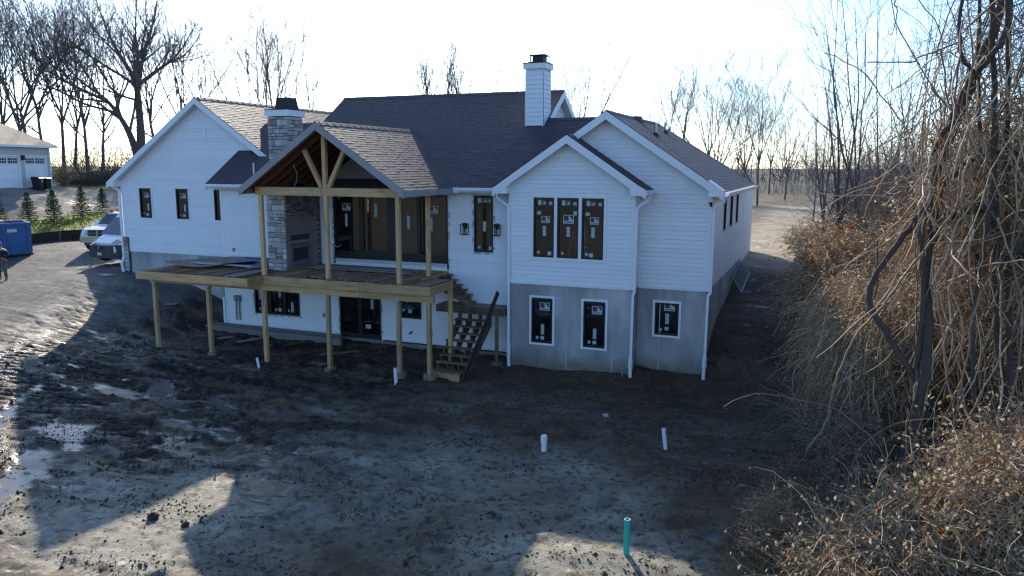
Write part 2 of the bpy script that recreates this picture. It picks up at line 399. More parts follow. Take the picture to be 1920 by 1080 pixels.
def surf(x, y, detail=True):
    """terrain height and surface masks"""
    z = base_z(x, y)
    wx = x + .5 * (vnoise(x * .9, y * .9, 5) - .5); wy = y + .5 * (vnoise(x * .9, y * .9, 9) - .5)
    wet = np.zeros_like(z)
    for pts, w in WET_LINES:
        wet = np.maximum(wet, 1.15 - seg_d(wx, wy, pts) / (w * 1.7))
    wet = wet - 1.2 * np.exp(-(((x + 2.4) / 3.0) ** 2 + ((y + 13.7) / 1.5) ** 2) ** 2)
    wet = sstep(.34, .62, wet * .95 + (fbm(x * 1.7 + .6 * y, y * 4.2, 15, 5) - .5) * 2.3) * (wet > -.2)
    near = sstep(-22, -16, x) * (1 - sstep(9, 13, x)) * sstep(-24, -18, y) * (1 - sstep(1.2, 3, y))
    mud = (1 - sstep(-4.5, .5, x + .15 * y)) * near * (1 - .8 * np.exp(-(((x + 2.4) / 3.4) ** 2 + ((y + 13.6) / 1.9) ** 2) ** 2))                     # churned ground on the left
    n1 = fbm(x * .8, y * .8, 21, 4); n2 = fbm(x * 3.1, y * 3.1, 33, 4); n3 = vnoise(x * 9, y * 9, 41)
    blotch = sstep(.5, .62, fbm(x * .55 + 7, y * 1.1, 61, 4))
    if detail:
        hz = (n1 - .5) * .16 * near + (n2 - .5) * (.085 + .22 * mud * (.35 + blotch)) * near + (n3 - .5) * .04 * near * (.5 + mud)
        c1 = vnoise(x * 5.3, y * 5.3, 71); hz += np.maximum(c1 - .62, 0) * .24 * mud * (.3 + blotch)                # clods
        calm = np.exp(-(((x + 2.4) / 3.2) ** 2 + ((y + 13.4) / 1.8) ** 2) ** 2); hz *= 1 - .75 * calm; hz += (vnoise(x * 13, y * 13, 91) - .5) * .026 * near * (.5 + mud)
        # tracked machine: cleat rows
        ph = (-x * .37 + y * .93) + .25 * fbm(x * .5, y * .5, 3, 2)
        tm = sstep(.42, .6, fbm(x * .35, y * .35, 77, 2)) * (1 - sstep(-7.5, -4.5, x)) * near * sstep(-16, -14, y)
        hz *= 1 - .6 * tm
        hz += np.sin(ph * 2 * math.pi / .27) * .045 * tm * (.3 + vnoise(x * 4, y * 1.5, 55))
        for pts, w, dp in RUTS:
            d = seg_d(wx, wy, pts); hz += (-dp * np.exp(-(d / w) ** 2) + .5 * dp * np.exp(-((d - 2 * w) / w) ** 2)) * near
        hz = hz * (1 - .93 * wet) - .03 * wet
        # footing spoil around the posts, mound at the green pipe
        hz += .12 * np.exp(-(((x - 6.5) / 1.5) ** 2 + ((y + 12.4) / .9) ** 2))
        far = 1 - near
        hz += (fbm(x * .5, y * .5, 13, 3) - .5) * .12 * far * (1 - sstep(60, 130, np.hypot(x, y)))
        z = z + hz
    return z, wet, mud, n1, blotch
def ground_z(x, y):
    return float(surf(np.array([x], float), np.array([y], float))[0][0])
def _axis(lo, hi, step, far, grow=1.11, mid=None):
    a = list(np.arange(lo, hi + 1e-6, step)); s = step; v = a[-1]
    while v < far: s = min(s * grow, 60); v += s; a.append(v)
    s = step; v = a[0]; b = []
    while v > -far: s = min(s * grow, 60); v -= s; b.append(v)
    return np.array(b[::-1] + a)
gx = np.unique(np.r_[_axis(-15.0, 9.5, .09, 1500, 1.10), np.arange(-62, -34, .55)]); gy = np.unique(np.r_[_axis(-17.0, 1.0, .08, 1500, 1.10), np.arange(3, 37, .55)])
GX, GY = np.meshgrid(gx, gy)
GZ, WET, MUD, N1, BLO = surf(GX, GY)
nx, ny = len(gx), len(gy)
ii = (np.arange(ny - 1)[:, None] * nx + np.arange(nx - 1)[None]).ravel()
gF = np.stack([ii, ii + 1, ii + nx + 1, ii + nx], 1)
def ground_mat():
    m, t, b = new_mat('bare_soil'); N, L = t.nodes, t.links
    def at(nm):
        a = N.new('ShaderNodeAttribute'); a.attribute_name = nm; return a.outputs['Fac']
    def noise(s, d=5):
        n = N.new('ShaderNodeTexNoise'); n.inputs['Scale'].default_value = s; n.inputs['Detail'].default_value = d; n.inputs['Roughness'].default_value = .62
        g = N.new('ShaderNodeNewGeometry'); L.new(g.outputs['Position'], n.inputs['Vector']); return n.outputs['Fac']
    def mr(o, a, c, lo=0, hi=1):
        r = N.new('ShaderNodeMapRange'); r.inputs[1].default_value = a; r.inputs[2].default_value = c; r.inputs[3].default_value = lo; r.inputs[4].default_value = hi; L.new(o, r.inputs[0]); return r.outputs[0]
    def mix(f, a, c):
        x = N.new('ShaderNodeMix'); x.data_type = 'RGBA'; L.new(f, x.inputs[0])
        for s, k in ((a, 6), (c, 7)):
            if isinstance(s, tuple): x.inputs[k].default_value = (*s, 1)
            else: L.new(s, x.inputs[k])
        return x.outputs[2]
    c = mix(mr(noise(1.1), .40, .62), (.085, .056, .033), (.145, .10, .062))           # dark loam
    crumb_base = c
    c = mix(at('silt'), c, mix(mr(noise(2.3), .35, .65), (.215, .195, .15), (.37, .34, .265)))  # pale silt crust
    c = mix(mr(noise(5.5, 6), .53, .60, 0, .7), c, (.045, .032, .020))
    c = mix(mr(noise(17, 4), .60, .68, 0, .8), c, (.036, .025, .015))
    c = mix(mr(noise(9.3, 5), .66, .74, 0, .35), c, (.17, .15, .11))                      # crumbs
    c = mix(at('dark'), c, mix(mr(noise(6), .4, .6), (.022, .017, .013), (.038, .030, .022)))
    c = mix(at('gravel'), c, mix(mr(noise(3), .35, .65), (.085, .082, .075), (.15, .143, .13)))
    c = mix(at('sand'), c, mix(mr(noise(.9), .4, .62), (.30, .235, .16), (.46, .37, .25)))
    c = mix(at('dry'), c, mix(mr(noise(.4), .4, .6), (.16, .12, .065), (.10, .085, .05)))
    c = mix(at('grass'), c, mix(mr(noise(1.5), .35, .65), (.17, .23, .02), (.27, .31, .04)))
    c = mix(at('lot'), c, mix(mr(noise(.5), .3, .7), (.20, .18, .15), (.26, .235, .195)))
    c = mix(at('wet'), c, (.075, .068, .062))
    L.new(c, b.inputs['Base Color'])
    ro = N.new('ShaderNodeMix'); ro.data_type = 'FLOAT'; L.new(at('wet'), ro.inputs[0]); L.new(mr(noise(4), .3, .7, .62, .92), ro.inputs[2]); ro.inputs[3].default_value = .44
    dm = N.new('ShaderNodeMath'); dm.operation = 'MULTIPLY_ADD'; L.new(at('damp'), dm.inputs[0]); dm.inputs[1].default_value = -.46; L.new(ro.outputs[0], dm.inputs[2]); dm.use_clamp = True
    mx = N.new('ShaderNodeMath'); mx.operation = 'MAXIMUM'; mx.inputs[1].default_value = .14; L.new(dm.outputs[0], mx.inputs[0])
    L.new(mx.outputs[0], b.inputs['Roughness'])
    sp = N.new('ShaderNodeMath'); sp.operation = 'MULTIPLY_ADD'; L.new(at('wet'), sp.inputs[0]); sp.inputs[1].default_value = .06; sp.inputs[2].default_value = .2; L.new(sp.outputs[0], b.inputs['Specular IOR Level'])
    bh = N.new('ShaderNodeMath'); bh.operation = 'ADD'; L.new(noise(22, 4), bh.inputs[0]); L.new(noise(70, 2), bh.inputs[1])
    bp = N.new('ShaderNodeBump'); bp.inputs['Distance'].default_value = .06
    iv = N.new('ShaderNodeMath'); iv.operation = 'MULTIPLY_ADD'; L.new(at('wet'), iv.inputs[0]); iv.inputs[1].default_value = -.55; iv.inputs[2].default_value = .62
    L.new(iv.outputs[0], bp.inputs['Strength']); L.new(bh.outputs[0], bp.inputs['Height']); L.new(bp.outputs[0], b.inputs['Normal'])
    return m
M['ground'] = ground_mat()
g_me = np_mesh('ground', np.stack([GX.ravel(), GY.ravel(), GZ.ravel()], 1), gF, M['ground'], None, True)
def _attr(nm, a):
    at = g_me.attributes.new(nm, 'FLOAT', 'POINT'); at.data.foreach_set('value', np.clip(a, 0, 1).astype(np.float32).ravel())
_e = (fbm(GX * .6, GY * .6, 101, 4) - .5)
_near = sstep(-22, -16, GX) * (1 - sstep(9, 13, GX)) * sstep(-24, -18, GY) * (1 - sstep(1.2, 3, GY))
# pale silt fan through the middle and on the left foreground, made paler to brighten its sunlit wedge, dark loam round the house
silt = np.exp(-((GX - 2.8 + .3 * (GY + 9)) / 4.2) ** 2 - ((GY + 9.3) / 3.4) ** 2) * .8 + np.exp(-((GX + 3.2) / 5.0) ** 2 - ((GY + 13.4) / 2.8) ** 2) * 1.0 + np.exp(-((GX + 15) / 4) ** 2 - ((GY + 6) / 7) ** 2) * .75 + .9 * np.exp(-((GX - 6.3) / 1.9) ** 2 - ((GY + 12.4) / 1.2) ** 2)
silt = np.clip(silt * 1.15 + _e * 1.6 - .12 - BLO * .35 * MUD, 0, 1) * (1 - sstep(-3.2, -1.6, GY) * sstep(-14, -12.5, GX))
grass = sstep(0, .8, 4.9 - seg_d(GX, GY, [(-52, 2), (-40.2, 9.0), (-38.8, 13.5), (-41, 20), (-47, 31)]) + 1.0 * _e)
lotd = (GX + 46.6) * (-.93) + (GY - 16) * .36                          # metres beyond the near kerb of the neighbour's lot
lot = sstep(-.15, .15, lotd + .4 * _e) * (1 - sstep(13, 13.6, lotd)) * sstep(-24, -23.5, GY) * (1 - sstep(31, 31.6, GY + .0 * GX))
lot *= (GX < -40)
driv = np.clip(sstep(-14.8, -17.5, GX + .55 * (GY - 2.2) * 0 + 2.2 * _e) * sstep(-7.5, -3, GY + .45 * (GX + 21) + 2 * _e) * (1 - sstep(30, 40, -GX)), 0, 1)
sand = sstep(8.5, 13, GY + 1.5 * _e) * sstep(3.5, 6.5, GX) * (1 - sstep(24, 30, GX)) * (1 - sstep(62, 66, GY))
dry = np.clip(1 - _near - driv - sand - lot - grass, 0, 1) * np.clip(sstep(14, 30, np.hypot(GX - 0, GY + 2)) + 0, 0, 1)
dry = np.maximum(dry, sstep(8.6, 10.5, GX + 1.0 * _e) * (1 - sstep(8, 12, GY)) * .55)
_calm = np.exp(-(((GX + 2.4) / 3.4) ** 2 + ((GY + 13.6) / 2.0) ** 2) ** 2); silt = np.clip(silt + .75 * _calm, 0, 1)  # extra silt lifts the sunlit wedge, brightness put into the soil colour
_attr('wet', WET); _attr('silt', silt); _attr('gravel', driv); _attr('grass', grass * (1 - lot)); _attr('sand', sand); _attr('dry', dry); _attr('lot', lot)
_attr('dark', MUD * sstep(.46, .60, fbm(GX * .75 + .37 * GY, GY * 2.6 - .4 * GX, 301, 5)) * (1 - .9 * WET)); _attr('damp', MUD * (.55 + 1.8 * (fbm(GX * .9, GY * 1.5, 202, 4) - .5)) + .2 * silt)
ground = link('ground', g_me); tag(ground, 'churned bare mud of a building plot rising to a gravel drive', kind='structure')
# ---------------------------------------------------------------- the house
SL = .667
H = thing('house', (-4, 3, -2.95), 'white lap sided house under construction with dark shingle roofs and concrete basement', 'house')
V3 = Vector
EXPO = .146
def clip_holes(u0, u1, z0, z1, holes):
    """split [u0,u1] by the holes whose height range covers the middle of the band"""
    zc = (z0 + z1) / 2; iv = [(u0, u1)]
    for (a, b, c, d) in holes:
        if c < zc < d:
            nv = []
            for (p, q) in iv:
                if b <= p or a >= q: nv.append((p, q)); continue
                if p < a: nv.append((p, a))
                if q > b: nv.append((b, q))
            iv = nv
    return [(p, q) for p, q in iv if q - p > .03]
def lap(wall, O, U, N, z0, z1, ul, ur, holes=(), mat=None, expo=EXPO, proud=.030, joined=False):
    """lap siding, one object a board; ul(z), ur(z) give the wall's sides at height z"""
    O, U, N = V3(O), V3(U), V3(N); n = int(math.ceil((z1 - z0) / expo - .01)); J = MB()
    for i in range(n):
        a = z0 + i * expo; b = min(a + expo + .012, z1)
        la, lb, ra, rb = ul(a), ul(b), ur(a), ur(b)
        if ra - la < .05: continue
        for (p, q) in clip_holes(min(la, lb), max(ra, rb), a, b, holes):
            pa, pb, qa, qb = max(p, la), max(p, lb), min(q, ra), min(q, rb)
            if qa - pa < .03: continue
            if qb < pb: pb = qb = (pb + qb) / 2
            P = lambda u, z, d: O + U * u + V3((0, 0, z)) + N * d
            m = J if joined else MB()
            m.poly([P(pa, a, proud), P(qa, a, proud), P(qb, b, .004), P(pb, b, .003)])
            m.poly([P(pa, a, 0), P(qa, a, 0), P(qa, a, proud), P(pa, a, proud)])
            m.poly([P(pa, a, 0), P(pa, a, proud), P(pb, b, .004), P(pb, b, 0)])
            m.poly([P(qa, a, proud), P(qa, a, 0), P(qb, b, 0), P(qb, b, .004)])
            if not joined: m.build('siding_board', mat or M['siding'], wall)
    if joined: tag(J.build('siding_board', mat or M['siding'], wall), kind='stuff')
def shell(name, parent, O, U, N, u0, u1, z0, z1, holes, mat, top=None, thick=.1, extra=None):
    """flat wall with openings, made of cells; top = gable polygon points (u,z) above z1"""
    O, U, N = V3(O), V3(U), V3(N)
    us = sorted({u0, u1, *[h[0] for h in holes], *[h[1] for h in holes]}); zs = sorted({z0, z1, *[h[2] for h in holes], *[h[3] for h in holes]})
    us = [u for u in us if u0 <= u <= u1]; zs = [z for z in zs if z0 <= z <= z1]
    m = MB(); P = lambda u, z: O + U * u + V3((0, 0, z))
    for a, b in zip(us[:-1], us[1:]):
        for c, d in zip(zs[:-1], zs[1:]):
            if any(h[0] <= (a + b) / 2 <= h[1] and h[2] <= (c + d) / 2 <= h[3] for h in holes): continue
            m.prism([P(a, c), P(b, c), P(b, d), P(a, d)], -N * thick)
    if top: m.prism([P(*t) for t in top], -N * thick)
    if extra: extra(m, P, N)
    return m.build(name, mat, parent)
LOGO_N = [0]
def logo_sticker(win, P, N, u, z, w, h, d):
    """printed maker's label: white card, dark square, pale triangle, printed line below"""
    m = MB(); q = lambda a, b, e=0: P(u + a * w, z + b * h) + N * (d + e)
    m.poly([q(0, 0), q(1, 0), q(1, 1), q(0, 1)], 0)
    m.poly([q(.07, .34, .002), q(.5, .34, .002), q(.5, .93, .002), q(.07, .93, .002)], 2)
    m.poly([q(.56, .93, .002), q(.93, .42, .002), q(.93, .93, .002)], 1)
    for k in range(7): m.poly([q(.1 + k * .115, .1, .002), q(.185 + k * .115, .1, .002), q(.185 + k * .115, .24, .002), q(.1 + k * .115, .24, .002)], 2)
    m.build('maker_label', [M['sticker'], M['stick_red'], M['stick_dk']], win)
def paper(win, P, N, u, z, w, h, d, mat='stick_pale'):
    m = MB(); m.poly([P(u, z) + N * d, P(u + w, z) + N * d, P(u + w, z + h) + N * d, P(u, z + h) + N * d]); m.build('paper_label', M[mat], win)
def window(parent, O, U, N, u0, u1, z0, z1, splits_u=(), splits_z=(), fw=.055, labels=(), name='window', casing=None, bot=None):
    """frame (the part) with panes, labels and casing below it"""
    O, U, N = V3(O), V3(U), V3(N); P = lambda u, z: O + U * u + V3((0, 0, z))
    def bx(m, a, b, c, d, n0, n1, mi=0): m.hexa([P(a, c) + N * n1, P(b, c) + N * n1, P(b, c) + N * n0, P(a, c) + N * n0, P(a, d) + N * n1, P(b, d) + N * n1, P(b, d) + N * n0, P(a, d) + N * n0], mi)
    m = MB(); bt = bot or fw
    bx(m, u0, u0 + fw, z0, z1, -.09, .03); bx(m, u1 - fw, u1, z0, z1, -.09, .03)
    bx(m, u0 + fw, u1 - fw, z0, z0 + bt, -.09, .03); bx(m, u0 + fw, u1 - fw, z1 - fw, z1, -.09, .03)
    us = [u0 + fw] + [x for s, w in splits_u for x in (s - w / 2, s + w / 2)] + [u1 - fw]
    zs = [z0 + bt] + [x for s, w in splits_z for x in (s - w / 2, s + w / 2)] + [z1 - fw]
    for s, w in splits_u: bx(m, s - w / 2, s + w / 2, z0 + bt, z1 - fw, -.08, .022)
    for i in range(0, len(us), 2):
        for s, w in splits_z: bx(m, us[i], us[i + 1], s - w / 2, s + w / 2, -.08, .022)
    wn = m.build(name, M['black'], parent)
    for i in range(0, len(us), 2):
        for j in range(0, len(zs), 2):
            g = MB(); g.poly([P(us[i], zs[j]) - N * .03, P(us[i + 1], zs[j]) - N * .03, P(us[i + 1], zs[j + 1]) - N * .03, P(us[i], zs[j + 1]) - N * .03])
            g.build('pane', M['glass'], wn)
    for l in labels:
        if l[0] == 'logo': logo_sticker(wn, P, N, *l[1:5], -.024)
        else: paper(wn, P, N, *l[1:5], -.024, l[5] if len(l) > 5 else 'stick_pale')
    if casing:
        c = casing; m = MB()
        bx(m, u0 - c, u0, z0 - c, z1 + c, -.01, .034); bx(m, u1, u1 + c, z0 - c, z1 + c, -.01, .034)
        bx(m, u0, u1, z0 - c, z0, -.01, .033); bx(m, u0, u1, z1, z1 + c, -.01, .033)
        m.build('casing', M['trim'], wn)
    return wn
def flange(wn, O, U, N, u0, u1, z0, z1, w=.085, sides='lrb'):
    """nail flange with bits of white tape round a window still without casing"""
    O, U, N = V3(O), V3(U), V3(N); P = lambda u, z, d=.018: O + U * u + V3((0, 0, z)) + N * d
    m = MB(); r = random.Random(int(abs(u0) * 100))
    def strip(a, b, c, d): m.poly([P(a, c), P(b, c), P(b, d), P(a, d)])
    def run(vert, fixed, a, b):
        t = a
        while t < b:
            e = min(b, t + r.uniform(.08, .22))
            if vert: strip(fixed, fixed + w, t, e)
            else: strip(t, e, fixed, fixed + w)
            if r.random() < .5:
                k = r.uniform(.01, .03); mm = (t + e) / 2
                if vert: m.poly([P(fixed + w * .2, mm, .022), P(fixed + w * .55, mm, .022), P(fixed + w * .55, mm + k, .022), P(fixed + w * .2, mm + k, .022)], 1)
                else: m.poly([P(mm, fixed + w * .2, .022), P(mm + k, fixed + w * .2, .022), P(mm + k, fixed + w * .55, .022), P(mm, fixed + w * .55, .022)], 1)
            t = e
    if 'l' in sides: run(True, u0 - w, z0 - w, z1)
    if 'r' in sides: run(True, u1, z0 - w, z1)
    if 'b' in sides: run(False, z0 - w, u0, u1)
    m.build('window_flange', [M['tape'], M['zinc']], wn)

XU, YN = (1, 0, 0), (0, -1, 0)
YB, YW, YL = 0.0, .66, 2.3
# ---- basement concrete, panel by panel
bw = [(.845, 1.612, -2.065, -.488), (2.71, 3.47, -2.065, -.488)]
def cpanel(O, U, N, u0, u1, z0, z1, holes=()):
    shell('foundation_panel', H, O, U, N, u0, u1 - .008, z0, z1, [h for h in holes if h[1] > u0 and h[0] < u1], M['concrete'], thick=.25)
for a, b in ((0, 2.12), (2.12, 3.72), (3.72, 4.38)): cpanel((0, YB + .03, 0), XU, YN, a, b, -3.4, 0, bw)
cpanel((4.374, .29, 0), (0, 1, 0), (1, 0, 0), 0, .37, -3.4, 0)
for a, b in ((4.38, 5.15), (5.15, 6.66)): cpanel((0, YW + .03, 0), XU, YN, a, b, -3.4, 0, [(4.985, 5.775, -1.575, -.486)])
for k in range(8): cpanel((6.655, YW + .035 + k * 1.3, 0), (0, 1, 0), (1, 0, 0), 0, 1.3, -3.4, 0)
for a, b in ((-20.48, -18.4), (-18.4, -16.2), (-16.2, -14.0), (-14.0, -13.1)): cpanel((0, YL + .03, 0), XU, YN, a, b, -3.4, -.02)
for x, y in ((2.116, YB + .03), (3.716, YB + .03), (5.146, YW + .03), (-18.404, YL + .03), (-16.204, YL + .03)):
    m = MB(); m.box(x - .012, x + .012, y - .004, y + .02, -3.3, -.03); m.build('form_joint', M['mortar_pale'], H)
cpanel((-20.48, 14, 0), (0, -1, 0), (-1, 0, 0), 0, 11.7, -3, -.02)
_m = MB(); _m.box(-13.1, -7.7, YW - .03, YW + .2, -3.4, -2.66); _m.box(-5.45, -.01, YW - .03, YW + .2, -3.4, -2.74); _m.box(-7.7, -5.45, YW - .06, YW + .2, -3.4, -2.71)
_m.build('foundation_curb', M['concrete'], H)

# ---- walls with openings
TB = 3.05
wl = shell('wall', H, (0, YB, 0), XU, YN, 0, 4.37, 0, TB, [(.90, 3.36, .923, 2.936)], M['trim'], top=[(0, TB), (4.37, TB), (4.37, 3.31), (2.16, 4.785), (0, 3.345)])
ga = lambda z: max(0.0, (z - TB - .12) / SL); 
lap(wl, (0, YB, 0), XU, YN, .03, 4.76, lambda z: max(.105, 2.16 - (4.78 - z) / SL), lambda z: min(4.265, 2.16 + (4.78 - z) / SL), [(.80, 3.46, .82, 3.04)])
_m = MB(); _m.box(0, .105, YB - .024, YB, -.02, TB); _m.box(4.265, 4.37, YB - .024, YB, -.02, TB); _m.box(4.37, 4.394, YB - .024, YB + .08, -.02, TB); _m.box(.105, 4.265, YB - .02, YB, -.035, .03)
_m.build('corner_board', M['trim'], wl)
wl = shell('wall', H, (4.37, YB, 0), (0, 1, 0), (1, 0, 0), .0, .66, 0, TB, [], M['trim'])
lap(wl, (4.37, YB, 0), (0, 1, 0), (1, 0, 0), .03, TB, lambda z: .085, lambda z: .655, joined=True)
# right wing front
WX0, WX1, WXA, WZA = 4.37, 6.69, 3.27, 5.76
wl = shell('wall', H, (0, YW, 0), XU, YN, -.2, WX1, 0, TB, [(-.2, 4.0, 0, 2.9)], M['trim'], top=[(-.2, TB), (6.69, TB), (6.69, 3.275), (WXA, 5.555), (-.2, 3.24)])
lap(wl, (0, YW, 0), XU, YN, .03, 5.53, lambda z: 4.375 if z < 3.3 else max(1.4, WXA - max(0.02, (5.55 - z) / SL)), lambda z: min(6.585, WXA + max(.02, (5.55 - z) / SL)))
_m = MB(); _m.box(6.585, 6.69, YW - .024, YW, -.02, TB); _m.box(6.69, 6.714, YW - .024, YW + .08, -.02, TB); _m.box(4.40, 6.585, YW - .02, YW, -.035, .03); _m.build('corner_board', M['trim'], wl)
rwin = [(3.65, 4.45), (5.62, 6.5), (7.7, 8.55)]
wl = shell('wall', H, (6.69, YW, 0), (0, 1, 0), (1, 0, 0), 0, 10.4, 0, TB, [(a - YW, b - YW, 1.7, 2.95) for a, b in rwin], M['trim'])
lap(wl, (6.69, YW, 0), (0, 1, 0), (1, 0, 0), .03, TB, lambda z: .085, lambda z: 10.3, [(a - YW - .09, b - YW + .09, 1.61, 3.04) for a, b in rwin], joined=True)
for a, b in rwin: window(wl, (6.69, YW, 0), (0, 1, 0), (1, 0, 0), a - YW, b - YW, 1.7, 2.95, casing=.08)
# centre
TW = (-1.617, -.868, .912, 2.936); PD = (-7.6, -2.66, .42, 2.93); BD = (-7.45, -5.57, -2.68, -1.05); BWN = (-11.6, -9.36, -2.065, -.75); BW2 = (-4.83, -3.8, -1.75, -.75)
CX0, CX1 = -13.13, -.01
ch = [TW, PD, BD, BWN, BW2]
wl = shell('wall', H, (0, YW, 0), XU, YN, CX0, CX1, -2.68, TB + .1, ch, M['trim'])
lap(wl, (0, YW, 0), XU, YN, -2.63, TB, lambda z: CX0 + .11, lambda z: CX1, [(h[0] - .08, h[1] + .08, h[2] - .08, h[3] + .08) for h in (TW, PD, BWN, BW2)] + [(BD[0] - .08, BD[1] + .08, -3, BD[3] + .08), (-9.05, -8.15, .1, 3.2)])
_m = MB(); _m.box(CX0, CX0 + .11, YW - .024, YW, -2.7, TB); _m.box(CX0 - .02, CX0, YW - .024, YW + 1.64, -2.7, TB + .1); _m.box(CX0 + .11, -8.9, YW - .022, YW, -.06, .08); _m.build('corner_board', M['trim'], wl)
CWALL = wl
# left wing
LX0, LXA, LZA = -20.51, -15.45, 6.87
lw_ = [(-19.369, -18.658, 1.559, 2.92), (-17.172, -16.461, 1.559, 2.92), (-14.98, -14.27, 1.559, 2.92)]
wl = shell('wall', H, (0, YL, 0), XU, YN, LX0, -12.0, -.02, TB, lw_, M['trim'], top=[(LX0, TB), (-10.4, TB), (-10.4, 3.29), (LXA, 6.665), (LX0, 3.285)])
lap(wl, (0, YL, 0), XU, YN, .02, 6.64, lambda z: max(LX0 + .1, LXA - (6.66 - z) / SL), lambda z: min(-12.6, LXA + max(.02, (6.66 - z) / SL)), [(a - .09, b + .09, c - .09, d + .09) for a, b, c, d in lw_])
_m = MB(); _m.box(LX0, LX0 + .1, YL - .024, YL, -.04, TB); _m.box(LX0 + .1, CX0, YL - .02, YL, -.05, .02); _m.build('corner_board', M['trim'], wl)
for i, (a, b, c, d) in enumerate(lw_):
    lb = [('logo', a + .24, d - .43, .30, .22), ('paper', a + .40, c + .33, .10, .33)] if i < 2 else []
    lb += [('paper', a + .13, c + .15, .07, .09), ('paper', a + .3, c + .1, .16, .12)] if i < 2 else []
    window(wl, (0, YL, 0), XU, YN, a, b, c, d, labels=lb, casing=.08)
LWALL = wl
_m = MB(); _m.box(-15.33, -15.23, YL - .05, YL - .01, 5.05, 5.6); _m.build('gable_post', M['trim'], wl)
# stone return at the left corner
_m = MB(); _m.box(-20.56, -20.22, YL - .07, YL + .2, -1.1, .62); sv = _m.build('stone_veneer', M['mortar'], H)
# plain outer walls on the sides the street sees
for nm, pts in (('wall', [(LX0, YL, -3), (LX0, 15.5, -3), (LX0, 15.5, TB), (LX0, YL, TB)]), ('wall', [(LX0, 15.4, -3), (6.6, 15.4, -3), (6.6, 15.4, TB + .15), (LX0, 15.4, TB + .15)]), ('wall', [(6.6, 11.05, -3), (6.6, 15.4, -3), (6.6, 15.4, TB), (6.6, 11.05, TB)])):
    m = MB(); m.prism(pts, (.1, .1, 0)); m.build(nm, M['siding'], H)
# rooms behind the glass
m = MB(); m.box(-20.3, 6.5, 3.6 + 1.2, 5.2, .25, 3.0); m.box(.02, .1, .8, 5.0, -2.7, 3.0); m.box(-8.0, -7.9, .8, 5.0, -2.7, -.1); m.box(-20.3, 6.5, 4.8, 5.2, -2.8, -.1)
m.build('interior_wall', M['drywall'], H)
m = MB(); m.box(-13.0, 6.5, .8, 15.2, -.06, .2); m.box(-13.0, 6.5, .8, 15.2, -3.0, -2.75); m.box(-20.3, -13.0, 2.5, 15.2, .0, .2); m.box(.05, 4.25, .12, .8, .0, .2); m.box(.05, 4.25, .12, .8, -3.0, -2.75)
m.build('interior_floor', M['interior'], H)
m = MB(); m.box(-20.3, 6.5, 2.6, 15.2, 2.98, 3.02); m.box(-13.0, 6.5, .8, 2.6, 2.98, 3.02); m.box(.1, 4.3, .1, .8, 2.98, 3.02); m.build('interior_ceiling', M['drywall'], H)

# ---- windows of the centre, bump-out and basement
for a, b, cn in ((.905, 1.645, 0), (1.75, 2.495, 1), (2.605, 3.355, 2)):
    w = b - a; z0, z1 = .923, 2.936
    lb = [('paper', a + .15, 2.68, .11, .17, 'sticker'), ('logo', a + .29, 2.70, .14, .12), ('paper', b - .2, 2.69, .11, .11)]
    k = .37 if cn == 1 else .30
    lb += [('logo', a + (.2 if cn == 1 else .27), 2.36 - .4 * 0 - .28, k, k * .78), ('paper', a + .32, 1.64, .12, .34)]
    lb += [('paper', a + .11, 2.36, .15, .11)] if cn != 1 else [('paper', b - .19, 2.36, .12, .14, 'sticker')]
    lb += [('paper', a + .13, 1.03, .09, .10), ('paper', b - .24 - .25 * (cn == 2), .99, .13, .13, 'sticker')] if cn != 1 else [('paper', a + .15, 1.03, .07, .1)]
    window(H, (0, YB, 0), XU, YN, a, b, z0, z1, splits_z=[(2.595, .09)], labels=lb)
m = MB()
for a, b, c, d in ((.80, .905, .82, 3.04), (3.355, 3.46, .82, 3.04), (1.645, 1.75, .923, 2.936), (2.495, 2.605, .923, 2.936), (.905, 3.355, .82, .923), (.905, 3.355, 2.936, 3.04)): m.box(a, b, YB - .036, YB + .05, c, d)
m.build('window_casing', M['trim'], H)
for (a, b, c, d), y in ((bw[0], .03), (bw[1], .03), ((4.985, 5.775, -1.575, -.486), .69)):
    h = d - c; u = a + .5 * (b - a)
    lb = [('logo', u - .1, d - .27 - .17 * (h > 1.3), .36, .28), ('paper', u - .05, c + .29 + .08 * (h < 1.3), .12, .36), ('paper', u - .06, c + .11 + .05 * (h < 1.3), .13, .12, 'sticker'), ('paper', a + .15, c + .12, .1, .1)]
    window(H, (0, y, 0), XU, YN, a, b, c, d, labels=lb, casing=.075)
w_ = window(H, (0, YW, 0), XU, YN, *TW[:2], *TW[2:], splits_z=[(2.56, .09)], labels=[('paper', -1.47, 2.68, .12, .16, 'sticker'), ('logo', -1.28, 2.69, .16, .14), ('paper', -1.07, 2.70, .09, .1), ('paper', -1.28, 1.66, .12, .36), ('paper', -1.48, 1.04, .1, .09), ('paper', -1.06, 1.0, .13, .13)])
flange(w_, (0, YW, 0), XU, YN, *TW[:2], *TW[2:])
pd = window(H, (0, YW, 0), XU, YN, PD[0], PD[1], PD[2], PD[3], splits_u=[(-6.36, .2), (-5.04, .34), (-3.87, .15)], fw=.08, bot=.3, name='patio_door', labels=[('logo', -7.21, 2.26, .37, .28), ('paper', -7.1, 1.66, .11, .48), ('paper', -5.78, 2.05, .12, .5), ('paper', -4.38, 1.64, .12, .5), ('logo', -3.45, 2.24, .36, .28), ('paper', -3.4, 1.6, .09, .5), ('paper', -7.38, 2.7, .07, .07), ('paper', -6.1, 2.7, .07, .07)])
flange(pd, (0, YW, 0), XU, YN, PD[0], PD[1], PD[2] - .1, PD[3], sides='lr')
m = MB(); m.box(PD[0] + .03, PD[1] - .03, YW - .05, YW + .02, .295, .415); m.build('sill_wrap', M['sticker'], pd)
